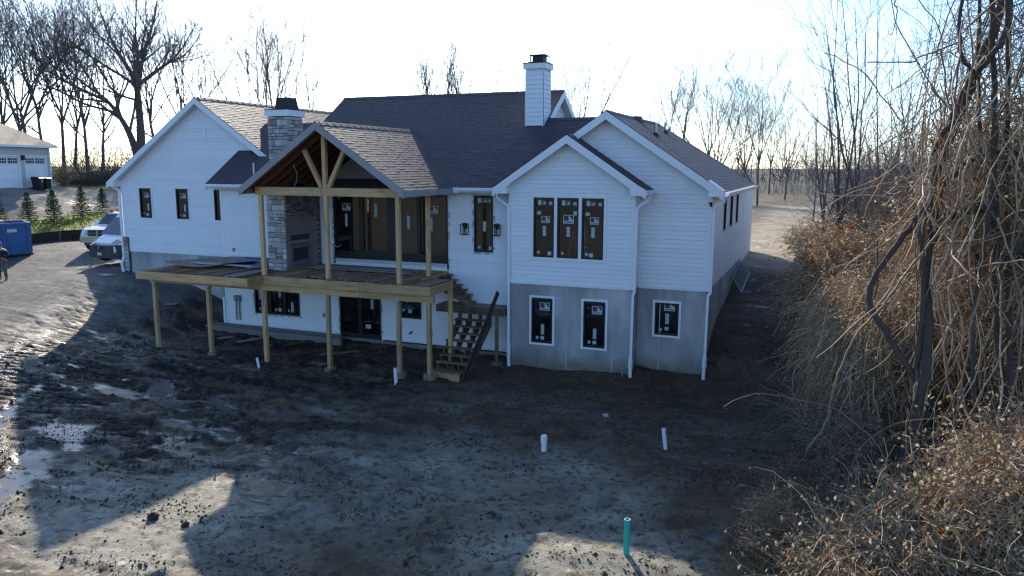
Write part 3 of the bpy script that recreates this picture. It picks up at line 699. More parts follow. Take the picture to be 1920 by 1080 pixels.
m = MB(); m.box(PD[0] - .02, PD[0] + .03, YW - .055, YW, .22, .45); m.box(PD[1] - .03, PD[1] + .02, YW - .055, YW, .2, .45); m.build('door_jamb', M['black'], pd)
bd = window(H, (0, YW, 0), XU, YN, BD[0], BD[1], BD[2], BD[3], splits_u=[(-6.52, .16)], fw=.07, bot=.14, name='basement_door', labels=[('paper', -6.05, -1.52, .12, .4), ('paper', -6.3, -2.3, .24, .16)])
flange(bd, (0, YW, 0), XU, YN, BD[0], BD[1], BD[2], BD[3], sides='lr')
m = MB(); m.box(BD[0], BD[1], YW - .14, YW, -2.76, -2.68); m.build('door_sill', M['zinc'], bd)
bwn = window(H, (0, YW, 0), XU, YN, *BWN[:2], *BWN[2:], splits_u=[(-10.85, .16), (-10.1, .14)], labels=[('paper', -11.42, -1.5, .1, .45), ('paper', -10.42, -1.35, .11, .42), ('paper', -9.82, -1.92, .12, .4), ('paper', -11.42, -1.95, .08, .12), ('paper', -10.62, -1.93, .08, .12), ('paper', -10.46, -1.93, .16, .14), ('paper', -9.98, -1.92, .08, .1)])
flange(bwn, (0, YW, 0), XU, YN, *BWN[:2], *BWN[2:])
window(H, (0, YW, 0), XU, YN, *BW2[:2], *BW2[2:], labels=[('paper', -4.5, -1.15, .12, .3), ('paper', -4.65, -1.5, .1, .1), ('paper', -4.4, -1.55, .16, .14)], casing=.05)

# ---- roofs
def roof(eL, eR, rR, rL, thick=.20, under='soffit', rows=True, seed=1):
    eL, eR, rR, rL = V3(eL), V3(eR), V3(rR), V3(rL)
    m = MB(); dn = V3((0, 0, -thick))
    m.poly([eL, eR, rR, rL], 0); m.poly([rL + dn, rR + dn, eR + dn, eL + dn], 1)
    for a, b in ((eL, eR), (eR, rR), (rR, rL), (rL, eL)): m.poly([a + dn, b + dn, b, a], 1 if under != 'soffit' else 2)
    rf = m.build('roof', [M['roofedge'], M[under], M['roofedge']], H)
    if not rows: return rf
    g = np.random.default_rng(seed); U = (eR - eL); Lu = U.length; U = np.array(U / Lu)
    up = rL - eL; up = up - V3(U) * up.dot(V3(U)); Lv = up.length; Vv = np.array(up / Lv); Nn = np.cross(U, Vv); Nn /= np.linalg.norm(Nn)
    if Nn[2] < 0: Nn = -Nn
    ul1 = (rL - eL).dot(V3(U)); ur1 = (rR - eL).dot(V3(U)); E0 = np.array(eL); ex = .148; tabs = []
    for i in range(int(Lv / ex)):
        v0 = i * ex - .03 * (i == 0); v1 = (i + 1) * ex + .03; t = (v0 + .5 * ex) / Lv
        a, b = ul1 * t, Lu + (ur1 - Lu) * t; u = a - g.uniform(0, .3)
        while u < b:
            w = g.choice([.14, .17, .2, .25]); s, e = max(u, a), min(u + w - .006, b); u += w
            if e - s > .03: tabs.append((s, e, v0 - g.choice([0, 0, .006]), v1, g.uniform(.0045, .0055) + .003 * (g.random() < .3)))
    T = np.array(tabs); n = len(T); Z = np.zeros(n)
    def pt(u, v, d): return E0 + u[:, None] * U + v[:, None] * Vv + d[:, None] * Nn
    V = np.stack([pt(T[:, 0], T[:, 2], Z - .004), pt(T[:, 1], T[:, 2], Z - .004), pt(T[:, 0], T[:, 2], T[:, 4]), pt(T[:, 1], T[:, 2], T[:, 4]), pt(T[:, 0], T[:, 3], Z + .001), pt(T[:, 1], T[:, 3], Z + .001)], 1).reshape(-1, 3)
    o = np.arange(n)[:, None] * 6; F = np.concatenate([o + [0, 1, 3, 2], o + [2, 3, 5, 4]])
    me = np_mesh('shingles', V - np.array(wloc(H)), F, M['shingle']); s = link('shingles', me, rf); s['kind'] = 'stuff'
    # ridge cap
    return rf
YE, ZE = .23, 3.23
zf = lambda y: ZE + SL * (y - YE)
YM, ZM, YK, ZK = 5.87, zf(5.87), 4.05, zf(4.05)
roof((-10.45, YE, ZE), (.0, YE, ZE), (.0, YM, ZM), (-10.45, YM, ZM), seed=1)
roof((-13.48, YE, ZE), (-10.46, YE, ZE), (-10.46, YK, ZK), (-13.48, YK, ZK), seed=2)
roof((.005, YE, ZE), (3.6, YE, ZE), (3.6, YK, ZK), (.005, YK, ZK), seed=3)
roof((0, 2 * YM - YE, ZE), (-10.45, 2 * YM - YE, ZE), (-10.45, YM, ZM), (0, YM, ZM), rows=False)
roof((-10.46, 2 * YK - YE, ZE), (-13.48, 2 * YK - YE, ZE), (-13.48, YK, ZK), (-10.46, YK, ZK), rows=False)
roof((3.6, 2 * YK - YE, ZE), (.005, 2 * YK - YE, ZE), (.005, YK, ZK), (3.6, YK, ZK), rows=False)
YF = .27                                                               # right wing, hipped at the back
EZ = WZA - SL * (7.1 - WXA)
roof((7.1, YF, EZ), (7.1, 11.4, EZ), (WXA, 8.6, WZA), (WXA, YF, WZA), seed=4)
roof((WXA - 3.83, 11.4, EZ), (WXA - 3.83, YF, EZ), (WXA, YF, WZA), (WXA, 8.6, WZA), seed=5, rows=False)
roof((7.1, 11.4, EZ), (WXA - 3.83, 11.4, EZ), (WXA + .001, 8.6, WZA), (WXA, 8.6, WZA), rows=False)
roof((-.46, -.38, 3.27), (-.46, 3.0, 3.27), (2.16, 3.0, 4.99), (2.16, -.38, 4.99), rows=False)     # bump-out
roof((4.80, 1.2, 3.25), (4.80, -.38, 3.25), (2.16, -.38, 4.99), (2.16, 1.2, 4.99), seed=6)
LYF = 1.93
roof((-20.97, LYF, 3.19), (-20.97, 16, 3.19), (LXA, 16, LZA), (LXA, LYF, LZA), rows=False)
roof((-10.0, 16, LZA - SL * 5.45), (-10.0, LYF, LZA - SL * 5.45), (LXA, LYF, LZA), (LXA, 16, LZA), seed=7)
# ridge caps
def ridge(p, q, s=.16, par=None):
    m = MB()
    p, q = V3(p), V3(q); d = (q - p).normalized(); x = d.cross(V3((0, 0, 1))).normalized(); L = (q - p).length; k = max(2, int(L / .2))
    for i in range(k):
        a = p + d * (L * i / k); b = p + d * (L * (i + 1) / k + .02); h = .006 + .004 * (i % 2); dz = V3((0, 0, -s * SL))
        m.poly([a - x * s + dz + V3((0, 0, h + .01)), a + V3((0, 0, h + .022)), b + V3((0, 0, .02)), b - x * s + dz + V3((0, 0, .012))])
        m.poly([a + V3((0, 0, h + .022)), a + x * s + dz + V3((0, 0, h + .01)), b + x * s + dz + V3((0, 0, .012)), b + V3((0, 0, .02))])
    tag(m.build('ridge_cap', M['shingle'], par or H), kind='stuff')
ridge((-10.45, YM, ZM), (0, YM, ZM)); ridge((-13.48, YK, ZK), (-10.46, YK, ZK)); ridge((0.02, YK, ZK), (3.5, YK, ZK)); ridge((WXA, YF, WZA), (WXA, 8.6, WZA)); ridge((LXA, LYF, LZA), (LXA, 15, LZA)); ridge((2.16, -.38, 4.99), (2.16, 1.2, 4.99)); ridge((7.1, 11.4, EZ), (WXA, 8.6, WZA))

# ---- rake boards, pork-chop returns, fascias, gutters
def rake(xa, za, xl, xr, y0, y1, dep=.27, sides='lr', mat='trim', name='rake_board', off=-.02):
    for s in sides:
        xe = xl if s == 'l' else xr; ze = za - SL * abs(xa - xe)
        m = MB(); m.prism([(xa, y0, za + off), (xe, y0, ze + off), (xe, y0, ze + off - dep), (xa, y0, za + off - dep)], (0, y1 - y0, 0)); m.build(name, M[mat], H)
def chop(x0, x1, ztop0, ztop1, z0, y0, y1):
    m = MB(); m.prism([(x0, y0, z0), (x1, y0, z0), (x1, y0, ztop1), (x0, y0, ztop0)], (0, y1 - y0, 0)); m.build('eave_return', M['trim'], H)
rake(LXA, LZA, -20.97, -11.7, LYF - .03, LYF); chop(-20.96, -20.5, 3.16, 3.40, 2.98, LYF - .045, YL)
rake(WXA, WZA, -.2, 7.1, YF - .03, YF); chop(6.62, 7.09, 3.56, 3.23, 3.04, YF - .045, YW)
rake(2.16, 4.99, -.46, 4.8, -.41, -.38); chop(-.45, .06, 3.24, 3.52, 3.05, -.425, -.005); chop(4.30, 4.79, 3.52, 3.24, 3.05, -.425, .0)
def rake_x(x0, x1, ya, za, yf, yb, dep=.30):
    for ye in (yf, yb):
        ze = za - SL * abs(ya - ye); m = MB(); m.prism([(x0, ya, za - .02), (x0, ye, ze - .02), (x0, ye, ze - dep), (x0, ya, za - dep)], (x1 - x0, 0, 0)); m.build('rake_board', M['trim'], H)
rake_x(0.0, .03, YM, ZM, YK - .3, 2 * YM - YK + .6)
rake_x(-13.51, -13.48, YK, ZK, YE, 6)
wl = shell('wall', H, (-.3, YM, 0), (0, 1, 0), (1, 0, 0), -2, 2, 4.6, 4.7, [], M['trim'], top=[(-3.0, 4.7), (3.0, 4.7), (0, 6.775)])
lap(wl, (-.3, YM, 0), (0, 1, 0), (1, 0, 0), 5.3, 6.75, lambda z: -(6.77 - z) / SL, lambda z: (6.77 - z) / SL, joined=True)
m = MB(); m.box(-13.48, -8.73, YE - .03, YE, ZE - .2, ZE - .015); m.box(-2.3, -.47, YE - .03, YE, ZE - .2, ZE - .015); m.box(-13.48, -.47, YE, YW, ZE - .2, ZE - .18); m.build('fascia', M['trim'], H)
m = MB(); m.box(4.8, 4.83, -.38, YW, 3.05, 3.23); m.box(7.1, 7.13, YF, 11.4, EZ - .2, EZ - .015); m.build('fascia', M['trim'], H)
m = MB(); m.box(4.5, 4.8, -.38, YW, 3.05, 3.07); m.box(6.7, 7.1, YW, 11.4, 3.03, 3.05); m.build('soffit', M['soffit'], H)
def gutter(p, q, out):
    p, q, o = V3(p), V3(q), V3(out); m = MB(); prof = [(0, 0), (.07, 0), (.12, .05), (.125, .12), (.115, .12), (.11, .055), (.066, .012), (0, .012)]
    m.prism([p + o * a + V3((0, 0, b)) for a, b in prof], q - p); m.build('gutter', M['gutter'], H)
gutter((-2.0, YE - .03, 3.06), (-.48, YE - .03, 3.06), YN); gutter((-13.4, YE - .03, 3.06), (-8.8, YE - .03, 3.06), YN)
gutter((7.13, YF + .02, EZ - .16), (7.13, 11.4, EZ - .16), (1, 0, 0)); gutter((4.83, -.38, 3.09), (4.83, .62, 3.09), (1, 0, 0))
def downspout(pts, w=.085, d=.06, mat='gutter'):
    m = MB()
    for a, b in zip(pts[:-1], pts[1:]): m.bar(a, b, w, d, up=(0, 1, 0))
    return m.build('downspout', M[mat], H)
downspout([(4.86, -.2, 3.1), (4.84, -.16, 2.94), (4.47, -.07, 2.68), (4.44, -.06, 2.5), (4.44, -.06, -.08), (4.40, -.07, -.16), (4.38, -.07, -2.35)])
m = MB(); m.tube([(4.38, -.09, -2.3), (4.38, -.1, -2.62)], .075, 10); m.tube([(4.38, -.1, -2.62), (4.39, -.12, -3.0)], .06, 10); m.build('drain_riser', M['pvc'], H)
downspout([(7.13, .38, 3.02), (7.08, .45, 2.86), (6.8, .56, 2.78), (6.77, .6, 2.6), (6.77, .6, -.05), (6.70, .59, -.12), (6.68, .59, -2.25)])
m = MB(); m.tube([(6.68, .57, -2.2), (6.68, .56, -2.55)], .078, 10); m.tube([(6.68, .56, -2.5), (6.67, .54, -2.95)], .062, 10); m.build('drain_riser', M['pvc'], H)
downspout([(-.5, .14, 3.02), (-.5, .16, 2.9), (.02, -.06, 2.62), (.03, -.07, 2.45), (.03, -.07, -2.25)])
m = MB(); m.tube([(.03, -.07, -2.2), (.03, -.08, -2.62)], .075, 10); m.tube([(.03, -.08, -2.62), (.05, -.1, -3.02)], .062, 10); m.disc((-.01, -.145, -2.55), (-.3, -1, 0), .03, 8, 1); m.build('drain_riser', [M['pvc'], M['dark']], H)
downspout([(-20.9, 2.1, 3.1), (-20.85, 2.15, 2.95), (-20.55, 2.22, 2.8), (-20.55, 2.22, -.4)], .1, .08)
m = MB(); m.tube([(-20.55, 2.2, -.35), (-20.6, 2.12, -.62), (-20.5, 2.1, -1.15)], .07, 10); m.build('drain_riser', M['pvc'], H)
downspout([(-13.19, .62, -1.5), (-13.19, .62, -2.7)], .1, .08)
# ---- small fittings
def lantern(x, z0, z1):
    m = MB(); w = .105; y0 = YW - .06; yb = y0 - .21; r = .012
    m.box(x - .05, x + .05, y0, YW - .015, z1 - .22, z1 - .02)
    for sx in (-1, 1):
        for y in (y0 - .0, yb): m.box(x + sx * w - r, x + sx * w + r, y - r, y + r, z0, z1 - .05)
    for z in (z0, z1 - .06):
        m.box(x - w, x + w, yb - r, yb + r, z, z + .024); m.box(x - w, x + w, y0 - r, y0 + r, z, z + .024)
        for sx in (-1, 1): m.box(x + sx * w - r, x + sx * w + r, yb, y0, z, z + .024)
    m.box(x - .04, x + .04, y0 - .14, y0 - .06, z1 - .17, z1); m.box(x - .012, x + .012, y0 - .12, y0 - .08, z0 + .06, z1 - .15)
    m.build('wall_lantern', M['iron'], H)
lantern(-1.93, 1.53, 1.96); lantern(-.69, 1.53, 1.97)
for x, z, w, h in ((-8.2, -1.98, .1, .14), (-3.4, -2.32, .1, .15), (-12.55, .45, .11, .14)):
    m = MB(); m.box(x - w / 2, x + w / 2, YW - .05, YW - .01, z, z + h); m.build('outlet_box', M['zinc'], H)
m = MB(); m.disc((-4.25, YW - .03, -2.27), (0, -1, 0), .055, 10); m.tube([(-4.25, YW - .03, -2.27), (-4.25, YW - .16, -2.30)], .04, 8); m.build('hose_bib', M['zinc'], H)
m = MB()
for dx in (0, .17):
    m.box(-12.62 + dx, -12.48 + dx, YW - .12, YW - .015, -1.62, -1.38); m.tube([(-12.55 + dx, YW - .07, -1.6), (-12.55 + dx, YW - .07, -2.42)], .028, 8)
m.build('meter_conduit', M['zinc'], H)
m = MB(); m.box(.16, .62, YB - .028, YB - .006, .24, .36); m.build('wall_vent', M['trim'], H)
m = MB(); m.box(6.62, 6.71, YW - .10, YW - .03, 2.78, 2.86); m.disc((6.66, YW - .11, 2.82), (0, -1, 0), .04, 10); m.tube([(6.66, YW - .1, 2.8), (6.7, YW - .17, 2.74)], .035, 8); m.build('flood_light', M['iron'], H)
def vent_pipe(x, y, z, h, boot=True):
    m = MB(); m.tube([(x, y, z - .1), (x, y, z + h)], .055, 10, 0)
    if boot: m.tube([(x, y, z - .05), (x, y, z + .10)], [.14, .07], 10, 1)
    m.build('vent_pipe', [M['metal'], M['roofedge']], H)
for x, y in ((4.33, 3.05), (3.98, 6.6)): vent_pipe(x, y, WZA - SL * (x - WXA), .42)
vent_pipe(-11.5, .86, zf(.86), .42, False)
# ---- white chimney on the main slope
CH = None
m = MB(); m.box(-.80, -.07, 3.62, 4.36, 5.3, 7.62); CH = m.build('chimney', M['trim'], H)
lap(CH, (0, 3.62, 0), XU, YN, 5.5, 7.58, lambda z: -.73, lambda z: -.14, expo=.17, joined=True)
lap(CH, (-.07, 3.62, 0), (0, 1, 0), (1, 0, 0), 5.5, 7.58, lambda z: max(.07, (z - 5.5) * 0 + .07), lambda z: .68, expo=.17, joined=True)
m = MB()
for a, b in ((-.815, -.73), (-.14, -.055)): m.box(a, b, 3.60, 3.625, 5.45, 7.6)
m.box(-.075, -.05, 3.60, 3.69, 5.45, 7.6); m.box(-.075, -.05, 4.29, 4.375, 5.9, 7.6); m.build('corner_board', M['trim'], CH)
m = MB(); m.box(-.88, .02, 3.53, 4.45, 7.60, 7.80); m.build('chimney_cap', M['trim'], CH)
m = MB(); m.box(-.90, .04, 3.51, 4.47, 7.80, 7.83, 0); m.box(-.60, -.16, 3.80, 4.2, 7.83, 8.10, 0); m.box(-.68, -.07, 3.70, 4.28, 8.10, 8.135, 0)
for x, y in ((-.66, 3.72), (-.09, 3.72), (-.66, 4.26), (-.09, 4.26)): m.box(x - .015, x + .015, y - .015, y + .015, 7.83, 8.1)
m.box(-.72, -.03, 3.66, 4.32, 7.83, 7.87); m.build('flue_cap', M['iron'], CH)
m = MB(); m.box(-.47, -.4, 3.585, 3.61, 5.98, 6.06); m.build('cable_box', M['trim'], CH)

# ---- stone chimney and fireplace
m = MB(); m.box(-8.98, -8.22, -1.48, YW - .02, -.1, 3.3); m.box(-9.05, -8.22, -1.12, -.28, 3.2, 5.72)
SCH = m.build('stone_chimney', M['mortar'], H)
def stone_meshes(nm, mat):
    out = []
    for k in range(5):
        r = random.Random(50 + k); c = .09; mb = MB(); j = lambda: r.uniform(-.045, .045)
        b = [(-.5, 0, -.5), (.5, 0, -.5), (.5, 0, .5), (-.5, 0, .5)]
        q = [(-.5 + j() * .6, -.55, -.5 + j() * .6), (.5 + j() * .6, -.55, -.5 + j() * .6), (.5 + j() * .6, -.55, .5 + j() * .6), (-.5 + j() * .6, -.55, .5 + j() * .6)]
        t = [(-.5 + c + j(), -1 + j(), -.5 + c * 1.3 + j()), (.5 - c + j(), -1 + j() * 3, -.5 + c * 1.3 + j()), (.5 - c + j(), -1 + j() * 2, .5 - c * 1.3 + j()), (-.5 + c + j(), -1 + j() * 3, .5 - c * 1.3 + j())]
        for A, B in ((b, q), (q, t)):
            for i in range(4): mb.poly([A[i], A[(i + 1) % 4], B[(i + 1) % 4], B[i]])
        mb.poly(t); out.append(mb.mesh('stone', mat))
    return out
SM = stone_meshes('stone', M['stone']); SMB = stone_meshes('stone', M['stone_b'])
def ashlar(parent, O, U, N, u0, u1, z0, z1, seed, meshes, holes=(), depth=.055, gap=.014, hmin=.1, hmax=.24):
    r = random.Random(seed); O, U, N = V3(O), V3(U), V3(N); rot = math.atan2(U.y, U.x); cells = []; z = z0
    while z < z1 - .04:
        h = r.uniform(hmin, hmax)
        if z1 - z - h < .09: h = z1 - z
        u = u0
        while u < u1 - .03:
            w = r.uniform(.16, .42)
            if u1 - u - w < .12: w = u1 - u
            if h > .19 and r.random() < .35: s = r.uniform(.4, .6); cells += [(u, u + w, z, z + h * s), (u, u + w, z + h * s, z + h)]
            elif w > .3 and r.random() < .4: s = r.uniform(.4, .6); cells += [(u, u + w * s, z, z + h), (u + w * s, u + w, z, z + h)]
            else: cells.append((u, u + w, z, z + h))
            u += w
        z += h
    for a, b, c, d in cells:
        if any(h[0] < (a + b) / 2 < h[1] and h[2] < (c + d) / 2 < h[3] for h in holes): continue
        inst(r.choice(meshes), 'stone', parent, O + U * ((a + b) / 2) + V3((0, 0, (c + d) / 2)), (0, 0, rot), (b - a - gap, depth * r.uniform(.7, 1.15), d - c - gap))
ashlar(SCH, (0, -1.48, 0), XU, YN, -9.03, -8.2, .12, 3.12, 3, SM)
ashlar(SCH, (0, -1.12, 0), XU, YN, -9.08, -8.2, 3.9, 5.72, 5, SM)
ashlar(SCH, (-8.22, -1.12, 0), (0, 1, 0), (1, 0, 0), 0, .84, 3.9, 5.72, 6, SM)
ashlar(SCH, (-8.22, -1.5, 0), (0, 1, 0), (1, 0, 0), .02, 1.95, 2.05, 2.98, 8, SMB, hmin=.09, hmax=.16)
for k in range(10):                                                    # toothing left open at the wall end
    r = random.Random(k); inst(SMB[k % 5], 'stone', SCH, (-8.22, .47 + r.uniform(-.03, .05), .3 + k * .185), (0, 0, math.pi / 2), (r.uniform(.10, .2), .06, .10))
m = MB(); m.box(-8.22, -8.205, -1.46, .42, .14, 2.06); m.build('scratch_coat', M['mortar2'], SCH)
m = MB(); m.box(-8.215, -8.15, -1.3, -.06, 1.12, 1.2, 0); m.build('lintel_stone', M['sheath'], SCH)
m = MB(); m.box(-8.205, -8.195, -1.24, -.14, 1.22, 1.41); m.build('vent_opening', M['dark'], SCH)
m = MB()
for a, b, c, d in ((-1.28, -1.16, .22, 1.1), (-.22, -.06, .22, 1.1), (-1.16, -.22, .93, 1.1), (-1.16, -.22, .22, .45)): m.box(-8.21, -8.16, a, b, c, d)
m.build('firebox_frame', M['zinc'], SCH)
m = MB(); m.box(-8.205, -8.193, -1.16, -.22, .45, .93); m.build('firebox', M['dark'], SCH)
m = MB(); m.box(-9.16, -8.12, -1.2, -.2, 5.74, 5.96); m.build('chimney_cap', M['trim'], SCH)
m = MB(); m.box(-9.17, -8.11, -1.21, -.19, 5.96, 5.99, 0); m.loft([[(-8.9, -.95, 5.99), (-8.26, -.95, 5.99), (-8.26, -.35, 5.99), (-8.9, -.35, 5.99)], [(-8.84, -.9, 6.42), (-8.32, -.9, 6.42), (-8.32, -.42, 6.42), (-8.84, -.42, 6.42)]], 0); m.build('flue_cap', M['roofedge'], SCH)
_sv = 0
for z in np.arange(-1.0, .55, .2):
    inst(SM[_sv % 5], 'stone', sv, (-20.39, YL - .07, z + .1), (0, 0, 0), (.3, .04, .18)); _sv += 1
# ---------------------------------------------------------------- timber deck
DK = thing('deck', (-7.5, -2.9, -3.0), 'unfinished timber deck frame on tall posts behind the house', 'deck')
DT = .163
def beam(name, p, q, w, h, parent, mat, up=(0, 0, 1)):
    m = MB(); m.bar(p, q, w, h, up); return m.build(name, M[mat], parent)
def post(name, x, y, z0, z1, parent, s=.14, mat='timber'):
    m = MB(); b = .008; h = s / 2
    prof = [(-h + b, -h), (h - b, -h), (h, -h + b), (h, h - b), (h - b, h), (-h + b, h), (-h, h - b), (-h, -h + b)]
    m.prism([(x + a, y + c, z0) for a, c in prof], (0, 0, z1 - z0)); return m.build(name, M[mat], parent)
PX = [-13.32, -10.72, -8.2, -5.5, -2.74, -1.62]
for i, x in enumerate(PX):
    gz = ground_z(x, -2.84); p = post('post', x, -2.84, gz - .1, -.40, DK)
    if i in (1, 3, 4, 5):
        m = MB(); m.tube([(x, -2.84, gz - .2), (x, -2.84, gz + .12)], .21 if i > 1 else .17, 16); m.build('footing', M['concrete'], p)
    if i in (0, 1, 5):
        m = MB(); m.box(x - .085, x + .085, -2.93, -2.75, -.45, -.385); m.build('post_cap', M['metal'], p)
    else:
        m = MB(); m.box(x - .045, x + .03, -2.935, -2.912, -.95, -.25); m.build('steel_strap', M['metal'], p)
post('post', -1.56, -1.42, -3.1, -.12, DK)
def rim(p, q, z0, z1, t=.045, parent=DK, mat='timber_h', name='rim_board'):
    p = V3((*p, (z0 + z1) / 2)); q = V3((*q, (z0 + z1) / 2)); return beam(name, p, q, t, z1 - z0, parent, mat)
rim((-13.06, -3.88), (-8.0, -3.88), -.11, DT); rim((-13.06, -3.835), (-8.0, -3.835), -.12, DT - .01)
rim((-8.0, -3.9), (-8.0, -3.05), -.11, DT - .004); rim((-7.975, -3.07), (-4.1, -3.07), -.12, DT); rim((-4.095, -3.07), (-1.45, -3.07), -.12, DT); rim((-1.47, -3.05), (-1.47, -1.42), -.12, DT - .003)
rim((-1.5, -1.42), (-2.65, -1.42), -.12, DT - .002); rim((-2.67, -1.4), (-2.67, YW - .02), -.1, DT - .004); rim((-13.04, -3.83), (-13.04, YW - .03), -.11, DT - .003)
rim((-13.0, YW - .045), (-2.7, YW - .045), -.1, DT - .006, name='ledger_board')
for a, b in ((-13.5, -8.24), (-8.23, -4.2), (-4.19, -1.42)): beam('main_beam', (a, -2.86, -.255), (b, -2.86, -.255), .13, .25, DK, 'timber_h')
jm = MB(); jm.box(-.02, .02, -.5, .5, -.12, .12); jme = jm.mesh('joist', M['joist'])
x = -12.65
while x < -2.75:
    y0 = -3.8 if x < -8.05 else -3.04
    inst(jme, 'joist', DK, (x, (y0 + .6) / 2, .035), (0, 0, 0), (1, .6 - y0, 1)); x += .405
for x in (-2.3, -1.9): inst(jme, 'joist', DK, (x, -2.24, .035), (0, 0, 0), (1, 1.55, 1))
# loose boards on the joists and a dark sub-layer at the porch end
rb = random.Random(11)
bm_ = MB(); bm_.box(-.07, .07, -.5, .5, 0, .028); bme = bm_.mesh('deck_board', M['joist']); bm2 = MB(); bm2.box(-.07, .07, -.5, .5, 0, .028); bme2 = bm2.mesh('deck_board', M['oldwood'])
x = -7.85; k = 0
while x < -1.6:
    L = rb.uniform(1.5, 2.6); yc = -1.9 + rb.uniform(-.15, .15); 
    if x > -2.7: L = min(L, 1.5); yc = -2.2
    if rb.random() < .88: inst(bme if rb.random() < .8 else bme2, 'deck_board', DK, (x, yc, DT - .006 + .003 * (k % 2)), (0, 0, rb.uniform(-.02, .02)), (rb.choice([1, 1, .7]), L, 1))
    x += rb.uniform(.16, .24); k += 1
for x, y, L, r in ((-9.6, -2.6, 2.2, .02), (-10.3, -2.7, 2.0, -.02), (-8.75, -2.9, 1.7, .01), (-9.0, -2.5, 2.6, 0), (-12.4, -2.7, 2.0, .01)):
    inst(bme2, 'deck_board', DK, (x, y, DT + .002), (0, 0, r), (1.2, L, 1))
# things lying on the deck
def slab(name, pts, th, mat, label, cat, **kw):
    c = sum((V3(p) for p in pts), V3((0, 0, 0))) / len(pts); m = MB(); m.prism([V3(p) - c for p in pts], (0, 0, th))
    o = link(name, m.mesh(name, mat)); o.location = c; return tag(o, label, cat, **kw)
for i in range(4):
    y = -.95 + i * .2; z = DT + .035 + .02 * (i % 2)
    t = slab('lumber_board', [(-7.7 + .2 * i, y + .25, z), (-7.7 + .2 * i, y + .07, z), (-3.3 - .25 * i, y + .04, z), (-3.3 - .25 * i, y + .22, z)], .05 + .02 * (i % 3), M['oldwood'],
         ['grey weathered board on the deck, nearest the posts of the pile below the patio door', 'grey board second from the front in the pile below the patio door', 'grey board third from the front in the pile below the patio door', 'grey board against the house wall under the patio door'][i], 'board', group='boards piled below the patio door')
n = 14; m = MB()
for i in range(n):
    t0, t1 = i / n, (i + 1) / n
    def sp(t, s): return V3((-12.95 + 2.5 * t + .45 * s, -2.65 + .35 * t + 3.1 * s, DT + .05 + .16 * (2 * t - 1) ** 2 * (1 - s) + .03 * s))
    a, b, c, d = sp(t0, 0), sp(t1, 0), sp(t1, 1), sp(t0, 1); m.hexa([a, b, c, d, a + V3((0, 0, .018)), b + V3((0, 0, .018)), c + V3((0, 0, .018)), d + V3((0, 0, .018))])
tag(m.build('plywood_sheet', pm('plywood', (.26, .19, .13), .7, .25, 3, stretch=(1, 3, 1))), 'warped brown plywood sheet bowed upwards on the open deck joists', 'plywood sheet')
M['tarp'] = pm('blue_tarp', (.022, .026, .085), .3, .4, 4, spec=.6, col2=(.09, .10, .24), c2scale=5, c2lo=.55, c2hi=.7)
m = MB(); nx_, ny_ = 26, 20; rt = np.random.default_rng(4)
gx_, gy_ = np.meshgrid(np.linspace(0, 1, nx_), np.linspace(0, 1, ny_))
tz = DT + .05 + .10 * fbm(gx_ * 5, gy_ * 11, 5, 3) * np.minimum(1, 6 * np.minimum(np.minimum(gx_, 1 - gx_), np.minimum(gy_, 1 - gy_)))
Vt = np.stack([-11.9 + 2.5 * gx_ + .7 * gy_ * 0 + .5 * gy_, -1.75 + 2.1 * gy_ - .1 * gx_, tz], -1).reshape(-1, 3)
it = (np.arange(ny_ - 1)[:, None] * nx_ + np.arange(nx_ - 1)[None]).ravel()
tag(link('tarp', np_mesh('tarp', Vt, np.stack([it, it + 1, it + nx_ + 1, it + nx_], 1), M['tarp'], None, True)), 'crumpled dark blue plastic tarp spread over the deck joists beside the stone chimney', 'tarp')
for i, (a, b, w) in enumerate((((-12.3, -1.95, .30), (-9.35, -2.05, .3), .11), ((-11.2, -.9, .36), (-9.2, -1.0, .36), .10), ((-11.5, .1, .3), (-9.3, .0, .3), .09))):
    m = MB(); m.bar(a, b, w, .05); tag(m.build('trim_bundle', pm('bluewrap%d' % i, ((.35, .38, .42), (.13, .12, .30), (.06, .07, .2))[i], .35, .3, 5, spec=.6)), ('pale plastic wrapped length lying in front of the blue tarp', 'violet wrapped length lying across the middle of the blue tarp', 'dark blue wrapped length at the wall side of the blue tarp')[i], 'wrapped bundle', group='wrapped lengths on the blue tarp')
# heavy beams and planks stored under the deck
for i, (a, b, z, h, w, lb) in enumerate((((-13.75, .12), (-7.0, .02), -2.9, .27, .16, 'long grey beam on the ground under the deck, the front one of two'), ((-13.6, .42), (-7.2, .34), -2.86, .28, .14, 'long grey beam under the deck lying behind the front one near the wall'))):
    m = MB(); m.bar((*a, z + h / 2), (*b, z + h / 2), w, h); tag(m.build('timber_beam', M['oldwood']), lb, 'beam', 'beams stored under the deck')
for i, (x, y, r, L, w, lb) in enumerate(((-12.0, -.5, 1.0, .9, .25, 'short grey plank on the mud under the left end of the deck'), (-10.7, -.6, 1.05, 1.3, .24, 'grey plank on the mud between the second and third deck posts'), (-8.6, -.5, 1.1, 1.2, .2, 'reddish plank on the mud just left of the middle deck post'), (-7.4, -1.0, 1.0, 1.8, .12, 'thin dark plank on the mud behind the middle deck post'), (-6.2, -.6, .8, 2.2, .12, 'long thin dark plank running towards the basement door'), (-16.0, .3, .4, .8, .3, 'grey board scrap on the bank above the beams'))):
    z = ground_z(x, y); m = MB(); d = V3((math.cos(r), math.sin(r), 0)) * L / 2; m.bar(V3((x, y, z + .03)) - d, V3((x, y, z + .05)) + d, w, .04)
    tag(m.build('plank', M['oldwood'] if i not in (2, 3) else M['darkwood']), lb, 'plank', 'planks lying under the deck')
m = MB(); m.box(-6.75, -6.1, -2.4, -2.15, ground_z(-6.4, -2.3) - .05, ground_z(-6.4, -2.3) + .06); tag(m.build('concrete_block', M['concrete']), 'flat grey concrete pad half sunk in the mud under the deck', 'concrete pad')

